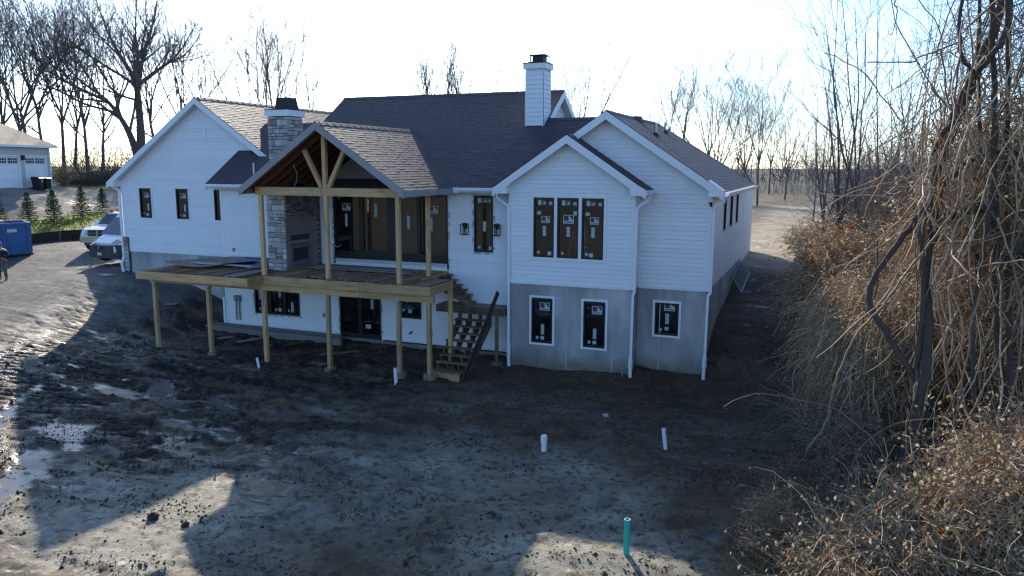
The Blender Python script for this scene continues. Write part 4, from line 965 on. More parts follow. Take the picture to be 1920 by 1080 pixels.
# ---------------------------------------------------------------- covered porch
PO = thing('porch', (-5.5, -2.76, DT), 'timber porch with gable roof and exposed truss standing on the deck', 'porch')
ZB0, ZB1 = 2.96, 3.235
for x, y in ((-8.2, -2.76), (-5.5, -2.76), (-2.74, -2.76), (-2.74, -.73)): post('post', x, y, DT - .02, ZB0, PO)
m = MB(); m.bar((-8.38, -2.76, (ZB0 + ZB1) / 2), (-2.56, -2.76, (ZB0 + ZB1) / 2), .14, ZB1 - ZB0); m.build('tie_beam', M['timber_h'], PO)
XA, ZA = -5.5, 5.375
beam('king_post', (XA, -2.76, ZB1 + .002), (XA, -2.76, 4.95), .14, .14, PO, 'timber')
for s in (-1, 1): beam('brace', (XA + s * .14, -2.76, ZB1 + .01), (XA + s * .80, -2.76, 4.48), .13, .14, PO, 'timber', (0, 1, 0))
for x in (-8.2, -2.74): beam('side_beam', (x, -2.68, 3.07), (x, YW - .03, 3.07), .13, .22, PO, 'timber_h')
PY0, EL, ER = -3.2, -8.75, -2.25
H_keep = H; H = PO
def proof(e, seed, y1):
    ze = ZA - SL * abs(XA - e)
    a = ((e, y1, ze), (e, PY0, ze), (XA, PY0, ZA), (XA, y1, ZA)) if e < XA else ((e, PY0, ze), (e, y1, ze), (XA, y1, ZA), (XA, PY0, ZA))
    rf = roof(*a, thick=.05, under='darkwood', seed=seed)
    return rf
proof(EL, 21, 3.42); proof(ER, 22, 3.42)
rake(XA, ZA, EL, ER, PY0 - .035, PY0, dep=.26, mat='primed', off=-.005)
ridge((XA, PY0 - .03, ZA), (XA, 3.45, ZA), .17, PO)
m = MB(); ze = ZA - SL * abs(XA - ER); m.box(ER, ER + .03, PY0, YE, ze - .22, ze - .02); m.build('fascia', M['primed'], PO)
m = MB(); m.box(EL - .03, EL, PY0, YE, ze - .22, ze - .02); m.build('fascia', M['primed'], PO)
H = H_keep
y = -3.12
while y < .55:
    for s in (-1, 1):
        e = XA + s * 3.2; dz = -.17
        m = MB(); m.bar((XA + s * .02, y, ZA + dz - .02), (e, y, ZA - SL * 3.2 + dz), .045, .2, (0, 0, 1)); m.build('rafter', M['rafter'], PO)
    y += .56
m = MB(); m.prism([(-7.9, YW - .05, 3.1), (-2.6, YW - .05, 3.1), (-2.6, YW - .05, 3.25), (XA, YW - .05, 5.05), (-7.9, YW - .05, 3.42)], (0, .04, 0)); m.build('gable_panel', M['sheath'], PO)
m = MB(); m.box(-8.3, -7.9, YW - .06, YW - .02, 3.0, 3.3); m.build('blocking', M['rafter'], PO)
def cable(pts, r, label):
    m = MB(); m.tube(pts, r, 6); return tag(m.build('cable', M['sheath']), label, 'cable')
cable([(-5.62, -2.86, 3.25), (-5.58, -2.86, 2.6), (-5.5, -2.87, 1.9), (-5.3, -2.9, 1.4), (-5.0, -2.9, 1.28), (-4.85, -2.9, 1.36)], .012, 'thin pale cable hanging down the middle porch post')
cable([(-6.9, -2.6, 4.0), (-6.75, -2.6, 3.7), (-6.8, -2.6, 3.4), (-6.95, -2.6, 3.2)], .01, 'thin pale cable dangling inside the porch gable')

# ---------------------------------------------------------------- stair
ST = thing('staircase', (-1.1, -1.2, -2.95), 'rough open riser timber stair with landing descending from the deck', 'staircase')
LZ = -.95
m = MB(); m.box(-2.75, -.12, -.16, .6, LZ - .03, LZ); m.build('landing', M['oldwood'], ST)
m = MB(); m.box(-2.75, -.1, -.21, -.165, LZ - .25, LZ - .002); m.build('landing_rim', M['stairwood'], ST)
m = MB(); m.box(-.12, -.08, -.165, .6, LZ - .25, LZ - .004); m.build('landing_rim', M['stairwood'], ST)
post('landing_post', -.42, -.08, -3.05, LZ - .25, ST, .1, 'stairwood'); m = MB(); m.tube([(-.42, -.08, -3.2), (-.42, -.08, -2.9)], .2, 16); m.build('footing', M['concrete'], ST)
def stringer(x, y0, z0, n, rise, run, along, parent=ST):
    """saw-tooth stringer; along: unit vector of travel (descending)"""
    A = V3(along); pts = []; P = lambda t, z: V3((x, y0, 0)) + A * t + V3((0, 0, z))
    for i in range(n):
        pts += [P(i * run, z0 - i * rise), P((i + 1) * run, z0 - i * rise)]
    pts += [P(n * run, z0 - n * rise), P(n * run - .12, z0 - n * rise), P(0, z0 - .42)]
    side = V3((-A.y, A.x, 0)) * .04; m = MB(); m.prism([p - side / 2 for p in pts], side); m.build('stringer', M['stairwood'], parent)
for x in (-1.73, -1.34, -.95, -.58): stringer(x, -.21, LZ - .2, 9, .2, .235, (0, -1, 0))
for i in range(1, 10):
    y = -.21 - .235 * (i - 1); z = LZ - .2 * i
    m = MB(); m.box(-1.78, -.54, y - .255, y - .01, z, z + .035); m.build('tread', M['stairwood'], ST)
m = MB(); m.box(-1.78, -.70, -2.62, -2.38, -2.80, -2.76); m.box(-1.74, -.72, -2.60, -2.56, -2.99, -2.8); m.build('bottom_step', M['timber_h'], ST)
for x in (-1.8, -.72): post('step_leg', x, -2.56, -3.1, -2.78, ST, .09)
beam('handrail_board', (-.52, -2.75, -3.0), (-.30, -.25, -.35), .17, .05, ST, 'railwood', (1, 0, .15))
for y in (-.1, .35):                                                    # upper flight, running along the wall
    pts = []; 
    for i in range(6): pts += [(-2.62 + i * .2, DT - .14 - i * .17), (-2.62 + (i + 1) * .2, DT - .14 - i * .17)]
    pts += [(-1.42, DT - .14 - 6 * .17), (-1.56, LZ + .0), (-2.62, DT - .6)]
    m = MB(); m.prism([(a, y, b) for a, b in pts], (0, .045, 0)); m.build('stringer', M['stairwood'], ST)
for i in range(5):
    m = MB(); m.box(-2.62 + i * .2 - .02, -2.62 + (i + 1) * .2 - .01, -.14, .6, DT - .14 - i * .17, DT - .105 - i * .17); m.build('tread', M['stairwood'], ST)

# ---------------------------------------------------------------- pipes and stakes in the yard
def pipe(name, x, y, h, r, mat, label, cat, tilt=(0, 0), rimm=None, cap=False, group=None):
    z = ground_z(x, y); t = thing(name, (x, y, z), label, cat, group); n = 16; m = MB(); top = V3((x + tilt[0], y + tilt[1], z + h)); b = V3((x, y, z - .25))
    m.tube([b, top], r, n, cap=False); m.tube([b + (top - b) * .35, top], r * .8, n, cap=False)
    rg = lambda rr, zz: [top + V3((rr * math.cos(2 * math.pi * i / n), rr * math.sin(2 * math.pi * i / n), zz)) for i in range(n)]
    if cap: m.loft([rg(r * 1.18, -.14), rg(r * 1.2, .01), rg(r * 1.0, .045)], 0)
    m.build('pipe', M[mat], t, smooth=False)
    if not cap: k = MB(); k.loft([rg(r, .002), rg(r * .78, .002)], 0, cap=False); k.build('pipe_rim', M[rimm or mat], t)
    return t
pipe('drain_pipe', 7.12, -11.9, .66, .055, 'teal', 'upright green plastic sewer pipe in the sunlit soil patch', 'pipe', rimm='pvc')
pipe('cleanout_pipe', 4.0, -7.5, .36, .068, 'pvc', 'white capped plastic pipe standing alone in the middle of the yard', 'pipe', cap=True)
pipe('cleanout_pipe', 6.78, -6.31, .52, .05, 'pvc', 'tall white plastic pipe leaning slightly in the dark soil right of the capped one', 'pipe', tilt=(-.10, .02))
pipe('cleanout_pipe', -2.42, -3.62, .58, .055, 'pvc', 'white plastic pipe in front of the fifth deck post', 'pipe', tilt=(-.04, 0))
pipe('cleanout_pipe', -8.05, -3.4, .34, .045, 'pvc', 'white plastic pipe leaning beside the third deck post', 'pipe', tilt=(-.16, .05))
for x, y, h, lb in ((4.12, -.15, .62, 'thin pale wooden stake beside the bump-out downspout'),):
    z = ground_z(x, y); m = MB(); m.bar((x, y, z - .1), (x + .03, y, z + h), .035, .035); tag(m.build('stake', M['primed']), lb, 'stake')
m = MB(); z = ground_z(4.55, -3.8); m.loft([[(4.5, -3.85, z - .01), (4.66, -3.8, z - .01), (4.6, -3.7, z - .01)], [(4.48, -3.84, z + .07), (4.62, -3.82, z + .09), (4.57, -3.73, z + .05)]]); tag(m.build('paper_scrap', M['sticker']), 'small crumpled white scrap on the dark soil below the basement windows', 'litter scrap')
for i, (x, y, s, lb) in enumerate(((-2.06, -13.75, .11, 'larger dark clod on the sunlit mud in the near left'), (-1.2, -13.77, .08, 'smaller dark upright clod on the sunlit mud right of the larger one'))):
    r = random.Random(i); z = ground_z(x, y); m = MB(); n = 9; rings = []
    for k in range(5):
        t = k / 4; rr = s * math.sin(math.pi * (.18 + .72 * t)); rings.append([(x + rr * r.uniform(.7, 1.35) * math.cos(2 * math.pi * j / n), y + rr * r.uniform(.7, 1.35) * math.sin(2 * math.pi * j / n), z - .02 + s * 1.3 * t + r.uniform(-.01, .01)) for j in range(n)])
    m.loft(rings); tag(m.build('mud_clod', pm('clod%d' % i, (.04, .028, .02), .9, .3, 12)), lb, 'clod', 'loose clods on the sunlit mud')
# window well grate
GR = thing('window_well_grate', (7.0, 8.5, -.9), 'grey metal grate leaning beside the right hand house wall', 'grate')
A, B_, C_, D = V3((6.74, 7.4, -.42)), V3((6.74, 10.6, -.18)), V3((7.22, 9.4, -.52)), V3((7.22, 6.2, -.86))
m = MB()
for p, q in ((A, B_), (B_, C_), (C_, D), (D, A)): m.bar(p, q, .05, .05)
m.build('frame', M['dullmetal'], GR)
for k in range(1, 12):
    t = k / 12; m = MB(); m.bar(A.lerp(B_, t), D.lerp(C_, t), .022, .022); m.build('bar', M['dullmetal'], GR)
# ladder in the room behind the middle window
LD = thing('step_ladder', (2.3, 2.0, .2), 'pale step ladder seen through the middle window of the bump-out', 'ladder')
for s in (0, 1):
    m = MB(); m.bar((1.75 + s * .75, 1.9, .2), (2.02 + s * .3, 1.3, 2.1), .05, .04); m.build('rail', M['metal'], LD)
    m = MB(); m.bar((1.8 + s * .7, .7, .2), (2.02 + s * .3, 1.25, 2.1), .04, .04); m.build('rear_rail', M['metal'], LD)
for k in range(1, 6):
    t = k / 6; m = MB(); m.bar((1.75 + .27 * t, 1.9 - .6 * t, .2 + 1.9 * t), (2.5 - .18 * t, 1.9 - .6 * t, .2 + 1.9 * t), .08, .03); m.build('step', M['metal'], LD)
# ---------------------------------------------------------------- neighbour's garage
M['g_siding'] = pm('pale_grey_siding', (.48, .49, .50), .6, .05, 2)
M['g_roof'] = pm('brown_grey_shingle', (.10, .085, .07), .75, .3, 2, island=.3)
M['brick'] = pm('dark_brick', (.09, .05, .045), .85, .3, 8)
GA = thing('neighbour_garage', (-54.6, 24.9, 2.0), 'neighbouring pale garage with two white doors and a hipped brown roof', 'garage')
gA = V3((.32, -.947, 0)); gN = V3((.947, .32, 0)); gO = V3((-54.6, 24.9, 2.0))
GP = lambda a, b, z: gO + gA * a - gN * b + V3((0, 0, z))
def gbox(m, a0, a1, b0, b1, z0, z1, mi=0): m.hexa([GP(a0, b1, z0), GP(a1, b1, z0), GP(a1, b0, z0), GP(a0, b0, z0), GP(a0, b1, z1), GP(a1, b1, z1), GP(a1, b0, z1), GP(a0, b0, z1)], mi)
m = MB(); gbox(m, 0, .45, 0, .3, -.5, 3.6); gbox(m, 3.35, 3.9, 0, .3, -.5, 3.6); gbox(m, 6.85, 9, 0, .3, -.5, 3.6); gbox(m, .45, 3.35, 0, .3, 2.75, 3.6); gbox(m, 3.9, 6.85, 0, .3, 2.75, 3.6); gbox(m, 0, .3, .3, 9, -.5, 3.6); m.build('wall', M['g_siding'], GA)
for a0, a1 in ((.45, 3.35), (3.9, 6.85)):
    m = MB()
    for k in range(4): gbox(m, a0 + .1, a1 - .1, .12, .2, .01 + k * .66, .01 + k * .66 + .645)
    for a, b, c, d in ((a0, a0 + .1, 0, 2.75), (a1 - .1, a1, 0, 2.75), (a0 + .1, a1 - .1, 2.65, 2.75)): gbox(m, a, b, -.03, .1, c, d)
    dr = m.build('garage_door', M['trim'], GA)
    for j in range(2):
        o = a0 + .22 + j * 1.3; m = MB(); gbox(m, o, o + 1.1, .10, .118, 2.08, 2.5, 0)
        for k in range(1, 4): gbox(m, o + k * .275 - .015, o + k * .275 + .015, .085, .099, 2.08, 2.5, 1)
        gbox(m, o, o + 1.1, .083, .0985, 2.28, 2.31, 1); m.build('door_window', [M['glass'] if False else M['black'], M['trim']], dr)
m = MB()
gbox(m, 3.5, 3.75, -.2, -.02, 2.35, 2.75); m.build('wall_lantern', M['iron'], GA)
m = MB(); gbox(m, -.02, .3, -.04, -.01, -.3, .55); m.build('brick_base', M['brick'], GA)
m = MB(); m.bar(GP(.12, -.08, -.2), GP(.12, -.08, 3.5), .1, .08); m.build('downspout', M['trim'], GA)
H_ = H; H = GA
E_ = 3.62
roof(GP(-.5, -.45, E_), GP(9, -.45, E_), GP(9, 4.2, 6.6), GP(4.1, 4.2, 6.6), seed=31, thick=.15)
roof(GP(-.5, 8.8, E_), GP(-.5, -.45, E_), GP(4.1, 4.2, 6.6), GP(4.1, 4.25, 6.6), seed=32, thick=.15)
H = H_
for c in GA.children:
    if c.name.startswith('roof'):
        for s in c.children: s.data.materials[0] = M['g_roof']
m = MB(); gbox(m, -.5, 9, -.52, -.45, 3.42, 3.62); m.build('gutter', M['trim'], GA)
for i, (a, lb) in enumerate(((3.15, 'dark wheeled bin standing between the two garage doors'), (2.25, 'dark wheeled bin in front of the right garage door'))):
    t = thing('wheelie_bin', GP(a, -.9, 0.0), lb, 'bin', 'bins by the garage doors'); z = ground_z(GP(a, -.9, 0).x, GP(a, -.9, 0).y); t.location.z = z; WL[t.name] = V3(t.location)
    c = V3(t.location); q = lambda x, y, zz: c + gA * x - gN * y + V3((0, 0, zz)); m = MB()
    m.loft([[q(-.27, .3, .12), q(.27, .3, .12), q(.27, -.3, .12), q(-.27, -.3, .12)], [q(-.36, .38, 1.05), q(.36, .38, 1.05), q(.36, -.36, 1.05), q(-.36, -.36, 1.05)]]); m.build('body', M['black'], t)
    m = MB(); m.loft([[q(-.38, .42, 1.05), q(.38, .42, 1.05), q(.38, -.4, 1.05), q(-.38, -.4, 1.05)], [q(-.3, .35, 1.17), q(.3, .35, 1.17), q(.3, -.3, 1.12), q(-.3, -.3, 1.12)]]); m.build('lid', M['iron'], t)
    for s in (-1, 1): m = MB(); m.tube([q(s * .26, .32, .12), q(s * .34, .32, .12)], .12, 10); m.build('wheel', M['black'], t)
    if i == 0: m = MB(); m.poly([q(-.06, -.385, .7), q(.1, -.385, .7), q(.1, -.39, .9), q(-.06, -.39, .9)]); m.build('bin_label', M['sticker'], t)

# ---------------------------------------------------------------- blue skip
M['skipblue'] = pm('blue_steel', (.02, .085, .24), .45, .15, 2, spec=.4, bump=.05, col2=(.03, .11, .28), c2scale=2.5)
SK = thing('roll_off_container', (-30.75, 3.9, -1.1), 'blue steel roll off container parked at the left edge of the drive', 'container', rotz=math.atan2(4.6 - 2.62, -.2) * 0 + R(62))
# local: x along the long side (right end at x=1), y away from the camera
m = MB(); L0, L1, Wd, h0, h1 = -5.2, 1.0, 2.3, .32, 1.92
for (a, b, c, d) in ((L0, L1, 0, .05), (L0, L1, Wd - .05, Wd), (L0, L0 + .05, .05, Wd - .05), (L1 - .05, L1, .05, Wd - .05)): m.box(a, b, c, d, h0, h1 - .1)
m.box(L0, L1, 0, Wd, h0 - .08, h0); m.build('body', M['skipblue'], SK, local=True)
m = MB()
for (a, b, c, d) in ((L0, L1 + .03, -.05, .08), (L0, L1 + .03, Wd - .08, Wd + .05), (L1 - .08, L1 + .05, .08, Wd - .08)): m.box(a, b, c, d, h1 - .1, h1 + .03)
m.build('top_rail', M['skipblue'], SK, local=True)
for k in range(6):
    m = MB(); x = L1 - .12 - k * 1.15; m.box(x - .06, x + .06, -.07, -.002, h0, h1 - .1); m.build('rib', M['skipblue'], SK, local=True)
for k in range(3): m = MB(); m.box(L1 + .002, L1 + .06, .25 + k * .85, .37 + k * .85, h0, h1 - .1); m.build('rib', M['skipblue'], SK, local=True)
for x in (.3, -4.4):
    for y in (.15, Wd - .35): m = MB(); m.tube([(x, y, .17), (x, y + .2, .17)], .17, 14); m.build('wheel', M['iron'], SK, local=True)
m = MB(); m.box(L0, L1 + .1, .25, .45, .14, .24); m.box(L0, L1 + .1, Wd - .45, Wd - .25, .14, .24); m.build('skid', M['iron'], SK, local=True)
m = MB(); m.box(-.1, .35, -.076, -.071, 1.45, 1.62); m.build('warning_label', M['sticker'], SK, local=True)
m = MB(); m.box(-1.2, -.1, .5, 1.6, 1.6, 2.05); m.box(-3, -1.5, .4, 1.8, 1.5, 1.9); m.build('rubbish', M['oldwood'], SK, local=True)

# ---------------------------------------------------------------- vehicles
M['carwhite'] = pm('white_car_paint', (.72, .74, .76), .22, .02, 2, spec=.6)
M['cargrey'] = pm('dark_grey_plastic', (.045, .048, .055), .5, .05, 3)
M['chrome'] = pm('chrome', (.65, .66, .68), .15, .02, 2, metal=.9)
M['tyre'] = pm('tyre_rubber', (.02, .02, .02), .8, .1, 4)
M['carglass'] = pm('windscreen_glass', (.03, .04, .045), .06, .02, 2, spec=.9)
M['lamp'] = pm('headlamp_lens', (.30, .32, .34), .12, .25, 9, spec=.9)
M['plate'] = pm('number_plate', (.62, .58, .36), .5, .1, 6)
def section(y, hw0, hw1, z0, z1, zw, k=.1):
    """car cross section: sill half width, roof half width, bottom, top and waist heights"""
    wm = max(hw0, hw1)
    return [(-hw0, y, z0), (hw0, y, z0), (hw0 + .02, y, z0 + .25 * (zw - z0)), (wm + .0, y, zw), (hw1, y, z1 - k), (hw1 - k * 1.1, y, z1), (-hw1 + k * 1.1, y, z1), (-hw1, y, z1 - k), (-wm - .0, y, zw), (-hw0 - .02, y, z0 + .25 * (zw - z0))]
def wheel(par, x, y, r=.38, w=.24):
    m = MB(); m.tube([(x - w / 2, y, r), (x + w / 2, y, r)], r, 18); t = m.build('wheel', M['tyre'], par, local=True)
    s = 1 if x > 0 else -1; m = MB(); m.tube([(x + s * (w / 2 - .02), y, r), (x + s * (w / 2 + .012), y, r)], r * .62, 14); m.build('rim', M['chrome'], t, local=True)
def lq(name, mat, par, *pts): m = MB(); m.poly(pts); return m.build(name, M[mat], par, local=True)
# van: local +y is the heading
VAN = thing('cargo_van', (-22.35, 5.3, -1.0), 'white high roof cargo van with grey bumper half hidden by the house corner', 'van', rotz=math.pi + R(-8))
zv = ground_z(-22.35, 5.3); VAN.location.z = zv
m = MB()
secs = [(-3.2, 1.0, .92, .35, 2.5, 1.1), (-3.0, 1.02, .95, .32, 2.55, 1.1), (0.2, 1.02, .95, .32, 2.55, 1.1), (.75, 1.02, .90, .32, 2.45, 1.15), (1.05, 1.02, .88, .32, 2.32, 1.2)]
m.loft([section(*s, .14) for s in secs]); m.build('body', M['carwhite'], VAN, local=True)
m = MB(); m.loft([section(1.051, 1.0, .87, .35, 2.31, 1.2, .13), section(1.95, .99, .80, .45, 1.32, 1.05, .05), section(2.45, .90, .70, .55, 1.02, .85, .06)]); hood = m.build('hood', M['carwhite'], VAN, local=True)
def on(t, s): return (s * (.80 - .04 * t), 1.05 + .9 * t, 2.22 - .93 * t)
lq('windscreen', 'carglass', VAN, (-.80, 1.11, 2.24), (.80, 1.11, 2.24), (.86, 1.93, 1.40), (-.86, 1.93, 1.40))
m = MB(); m.loft([[(-1.0, 1.7, .28), (1.0, 1.7, .28), (1.0, 1.7, .92), (-1.0, 1.7, .92)], [(-.98, 2.3, .27), (.98, 2.3, .27), (.96, 2.3, .94), (-.96, 2.3, .94)], [(-.80, 2.62, .30), (.80, 2.62, .30), (.78, 2.62, .90), (-.78, 2.62, .90)]]); bp = m.build('bumper', M['cargrey'], VAN, local=True)
m = MB()
for k in range(3): m.box(-.42, .42, 2.622, 2.64, .72 + k * .055, .755 + k * .055)
m.build('grille', M['black'], VAN, local=True)
m = MB(); m.disc((0, 2.65, .8), (0, 1, 0), .07, 10); m.build('badge', M['chrome'], VAN, local=True)
m = MB(); m.box(-.17, .17, 2.622, 2.635, .42, .56); m.build('number_plate', M['plate'], VAN, local=True)
for s in (-1, 1):
    m = MB(); m.loft([[(s * .58, 2.50, .93), (s * .88, 2.42, .91), (s * .985, 2.02, 1.07), (s * .80, 2.12, 1.19)], [(s * .58, 2.54, .95), (s * .89, 2.46, .93), (s * 1.0, 2.05, 1.09), (s * .80, 2.16, 1.22)]]); m.build('headlight', M['lamp'], VAN, local=True)
    m = MB(); m.box(s * 1.05 - .1, s * 1.05 + .1, 1.25, 1.4, 1.35, 1.75); m.bar((s * .95, 1.3, 1.4), (s * 1.05, 1.3, 1.45), .06, .06); m.build('mirror', M['cargrey'], VAN, local=True)
    lq('side_window', 'carglass', VAN, (s * 1.0, .9, 1.35), (s * 1.0, .1, 1.35), (s * .97, .1, 1.95), (s * .95, .8, 1.95))
    for y in (1.75, -2.1): wheel(VAN, s * .88, y, .36)
# pickup
PT = thing('pickup_truck', (-27.2, 8.2, -.75), 'white pickup truck with a crosshair grille beside the van', 'pickup', rotz=math.pi + R(18))
PT.location.z = ground_z(-27.2, 8.2)
m = MB(); m.loft([section(-3.3, .98, .98, .55, 1.35, 1.0, .05), section(-.9, 1.0, .98, .5, 1.35, 1.0, .05), section(1.2, 1.0, .98, .5, 1.32, 1.0, .06), section(2.3, .98, .93, .52, 1.28, 1.0, .08), section(2.6, .94, .86, .6, 1.2, .95, .08)]); m.build('body', M['carwhite'], PT, local=True)
m = MB(); m.loft([section(-1.5, .95, .76, 1.30, 1.98, 1.36, .1), section(.35, .95, .78, 1.30, 1.96, 1.36, .1), section(1.22, .93, .90, 1.28, 1.36, 1.33, .02)]); m.build('cab', M['carwhite'], PT, local=True)
lq('windscreen', 'carglass', PT, (-.70, .47, 1.91), (.70, .47, 1.91), (.80, 1.2, 1.40), (-.80, 1.2, 1.40))
for s in (-1, 1):
    lq('side_window', 'carglass', PT, (s * .955, -.3, 1.42), (s * .955, .75, 1.42), (s * .83, .35, 1.86), (s * .83, -.3, 1.88))
    m = MB(); m.box(s * 1.12 - .1, s * 1.12 + .1, .72, .86, 1.32, 1.6); m.build('mirror', M['carwhite'], PT, local=True)
    m = MB(); m.loft([[(s * .55, 2.6, .92), (s * .9, 2.5, .94), (s * .9, 2.46, 1.16), (s * .55, 2.57, 1.16)], [(s * .55, 2.66, .92), (s * .93, 2.54, .94), (s * .92, 2.5, 1.16), (s * .55, 2.62, 1.16)]]); m.build('headlight', M['lamp'], PT, local=True)
    for y in (1.75, -2.0): wheel(PT, s * .88, y, .41, .27)
m = MB(); m.box(-.54, .54, 2.56, 2.63, .84, 1.19, 0)
for a in (-1, 1):
    for zz in (.855, 1.025): m.box(min(a * .04, a * .5), max(a * .04, a * .5), 2.632, 2.638, zz, zz + .145, 1)
m.build('grille', [M['chrome'], M['black']], PT, local=True)
m = MB(); m.loft([[(-.98, 2.3, .48), (.98, 2.3, .48), (.98, 2.3, .82), (-.98, 2.3, .82)], [(-.9, 2.78, .50), (.9, 2.78, .50), (.9, 2.78, .80), (-.9, 2.78, .80)]]); m.build('bumper', M['chrome'], PT, local=True)
m = MB(); m.box(-.17, .17, 2.782, 2.79, .58, .72); m.build('number_plate', M['plate'], PT, local=True)
m = MB(); m.box(-.7, .7, 2.3, 2.75, .36, .48); m.build('air_dam', M['cargrey'], PT, local=True)
m = MB()
for s in (-.6, .6):
    for y in (.1, -2.9): m.bar((s, y, 1.3), (s, y, 2.16), .05, .05)
for y in (.1, -2.9): m.bar((-.75, y, 2.16), (.75, y, 2.16), .05, .05)
m.build('ladder_rack', M['iron'], PT, local=True)
c = PT.location; ca = V3((math.cos(math.pi + R(18)), math.sin(math.pi + R(18)), 0)); fw = V3((-ca.y, ca.x, 0))
LR = thing('extension_ladder', c + V3((0, 0, 2.2)), 'long ladder lying on the roof rack of the white pickup', 'ladder')
m = MB()
for s in (-.3, .1): m.bar(c + ca * s + fw * 1.9 + V3((0, 0, 2.23)), c + ca * s - fw * 4 + V3((0, 0, 2.3)), .05, .09)
m.build('rail', M['timber_h'], LR)
m = MB()
for k in range(16): m.bar(c + ca * -.3 + fw * (1.7 - k * .35) + V3((0, 0, 2.235 + k * .004)), c + ca * .1 + fw * (1.7 - k * .35) + V3((0, 0, 2.235 + k * .004)), .035, .035)
tag(m.build('rungs', M['metal'], LR), kind='stuff')

# ---------------------------------------------------------------- silt fence
SF = thing('silt_fence', (-35, 9, -.7), 'low black silt fence running behind the parked vehicles', 'fence')
M['fabric'] = pm('black_silt_fabric', (.028, .022, .02), .8, .3, 3)
fp = [(-34.6, 3.2), (-34.2, 5.5), (-33.9, 7.4), (-33.8, 9.2), (-33.2, 11.0), (-31.6, 13.4)]
m = MB(); top = []
for i, (x, y) in enumerate(fp):
    z = ground_z(x, y); top.append((V3((x, y, z - .1)), V3((x + .05, y, z + .62 + .05 * math.sin(i * 2.3)))))
for (a, b), (c, d) in zip(top[:-1], top[1:]): m.poly([a, c, d, b]); m.poly([b + V3((-.02, .02, 0)), d + V3((-.02, .02, 0)), c + V3((-.02, .02, 0)), a + V3((-.02, .02, 0))])
m.build('fabric', M['fabric'], SF)
for (a, b) in top: k = MB(); k.bar(a, b + V3((0, 0, .15)), .045, .045); k.build('stake', M['oldwood'], SF)
m = MB(); z = ground_z(-20.4, 1.0); m.hexa([(-20.7, .8, z), (-20.1, .8, z), (-20.0, 1.15, z), (-20.6, 1.15, z), (-20.7, .8, z + .05), (-20.1, .8, z + .05), (-20.0, 1.15, z + .05), (-20.6, 1.15, z + .05)]); tag(m.build('paving_slab', M['concrete']), 'pale flat slab lying on the drive in front of the van', 'slab')

# ---------------------------------------------------------------- person at the left edge
def skin(name, verts, edges, radii, mat, parent, sub=2):
    me = bpy.data.meshes.new(name); me.from_pydata(verts, edges, []); o = link(name, me, parent)
    md = o.modifiers.new('skin', 'SKIN')
    for v, r in zip(me.skin_vertices[0].data, radii): v.radius = r if isinstance(r, tuple) else (r, r)
    me.skin_vertices[0].data[0].use_root = True
    s = o.modifiers.new('sub', 'SUBSURF'); s.levels = s.render_levels = sub; md.use_smooth_shade = True
    me.materials.append(mat); return o
M['skin'] = pm('skin', (.42, .24, .17), .55, .05, 8); M['jacket'] = pm('navy_jacket', (.014, .016, .028), .75, .2, 9); M['trouser'] = pm('grey_brown_trousers', (.13, .11, .10), .8, .2, 8); M['boot'] = pm('tan_boots', (.20, .15, .10), .75, .2, 8); M['beanie'] = pm('knit_cap', (.16, .14, .13), .9, .2, 20)
PS = thing('person', (-25.58, -.22, 0), 'person in a dark navy jacket and grey trousers standing on the drive', 'person', rotz=R(35))
PS.location.z = ground_z(-25.58, -.22)
V = [(0, 0, .95), (0, .0, 1.12), (0, .01, 1.32), (0, 0, 1.47), (0, .02, 1.54), (0, -.01, 1.63), (0, -.02, 1.72), (-.11, 0, .90), (-.125, .01, .50), (-.13, .03, .09), (-.14, -.12, .05), (.11, 0, .90), (.125, -.01, .50), (.14, .03, .09), (.15, -.12, .05),
     (-.20, 0, 1.42), (-.27, .03, 1.15), (-.17, -.20, 1.06), (-.08, -.28, 1.08), (.20, 0, 1.42), (.27, .03, 1.15), (.17, -.20, 1.06), (.08, -.28, 1.08)]
Ed = [(0, 1), (1, 2), (2, 3), (3, 4), (4, 5), (5, 6), (0, 7), (7, 8), (8, 9), (9, 10), (0, 11), (11, 12), (12, 13), (13, 14), (3, 15), (15, 16), (16, 17), (17, 18), (3, 19), (19, 20), (20, 21), (21, 22)]
Rr = [(.15, .11), (.15, .105), (.17, .12), (.10, .08), (.055, .055), (.085, .1), (.07, .085), .095, .07, .05, .045, .095, .07, .05, .045, .075, .055, .042, .036, .075, .055, .042, .036]
body = skin('body', V, Ed, Rr, M['skin'], PS)
jk = [0, 1, 2, 3, 15, 16, 17, 19, 20, 21]; ix = {k: i for i, k in enumerate(jk)}
skin('jacket', [V[k] if k else (0, 0, .90) for k in jk], [(ix[a], ix[b]) for a, b in Ed if a in ix and b in ix], [tuple(x + .028 for x in (Rr[k] if isinstance(Rr[k], tuple) else (Rr[k],) * 2)) for k in jk], M['jacket'], PS)
tr = [0, 7, 8, 9, 11, 12, 13]; ix = {k: i for i, k in enumerate(tr)}
skin('trousers', [V[k] if k not in (9, 13) else (V[k][0], V[k][1], .13) for k in tr], [(ix[a], ix[b]) for a, b in Ed if a in ix and b in ix], [tuple(x + .018 for x in (Rr[k] if isinstance(Rr[k], tuple) else (Rr[k],) * 2)) for k in tr], M['trouser'], PS)
for s in (-1, 1):
    skin('boot', [(s * .135, .04, .22), (s * .14, .03, .06), (s * .15, -.17, .045)], [(0, 1), (1, 2)], [.062, .062, .048], M['boot'], PS)
    for k in range(5): skin('finger', [(s * .075, -.27, 1.075 + .014 * (k - 2)), (s * .045, -.31, 1.075 + .016 * (k - 2)), (s * .01, -.32 + .01 * (k == 4), 1.075 + .016 * (k - 2))], [(0, 1), (1, 2)], [.012, .010, .009], M['skin'], PS, 1)
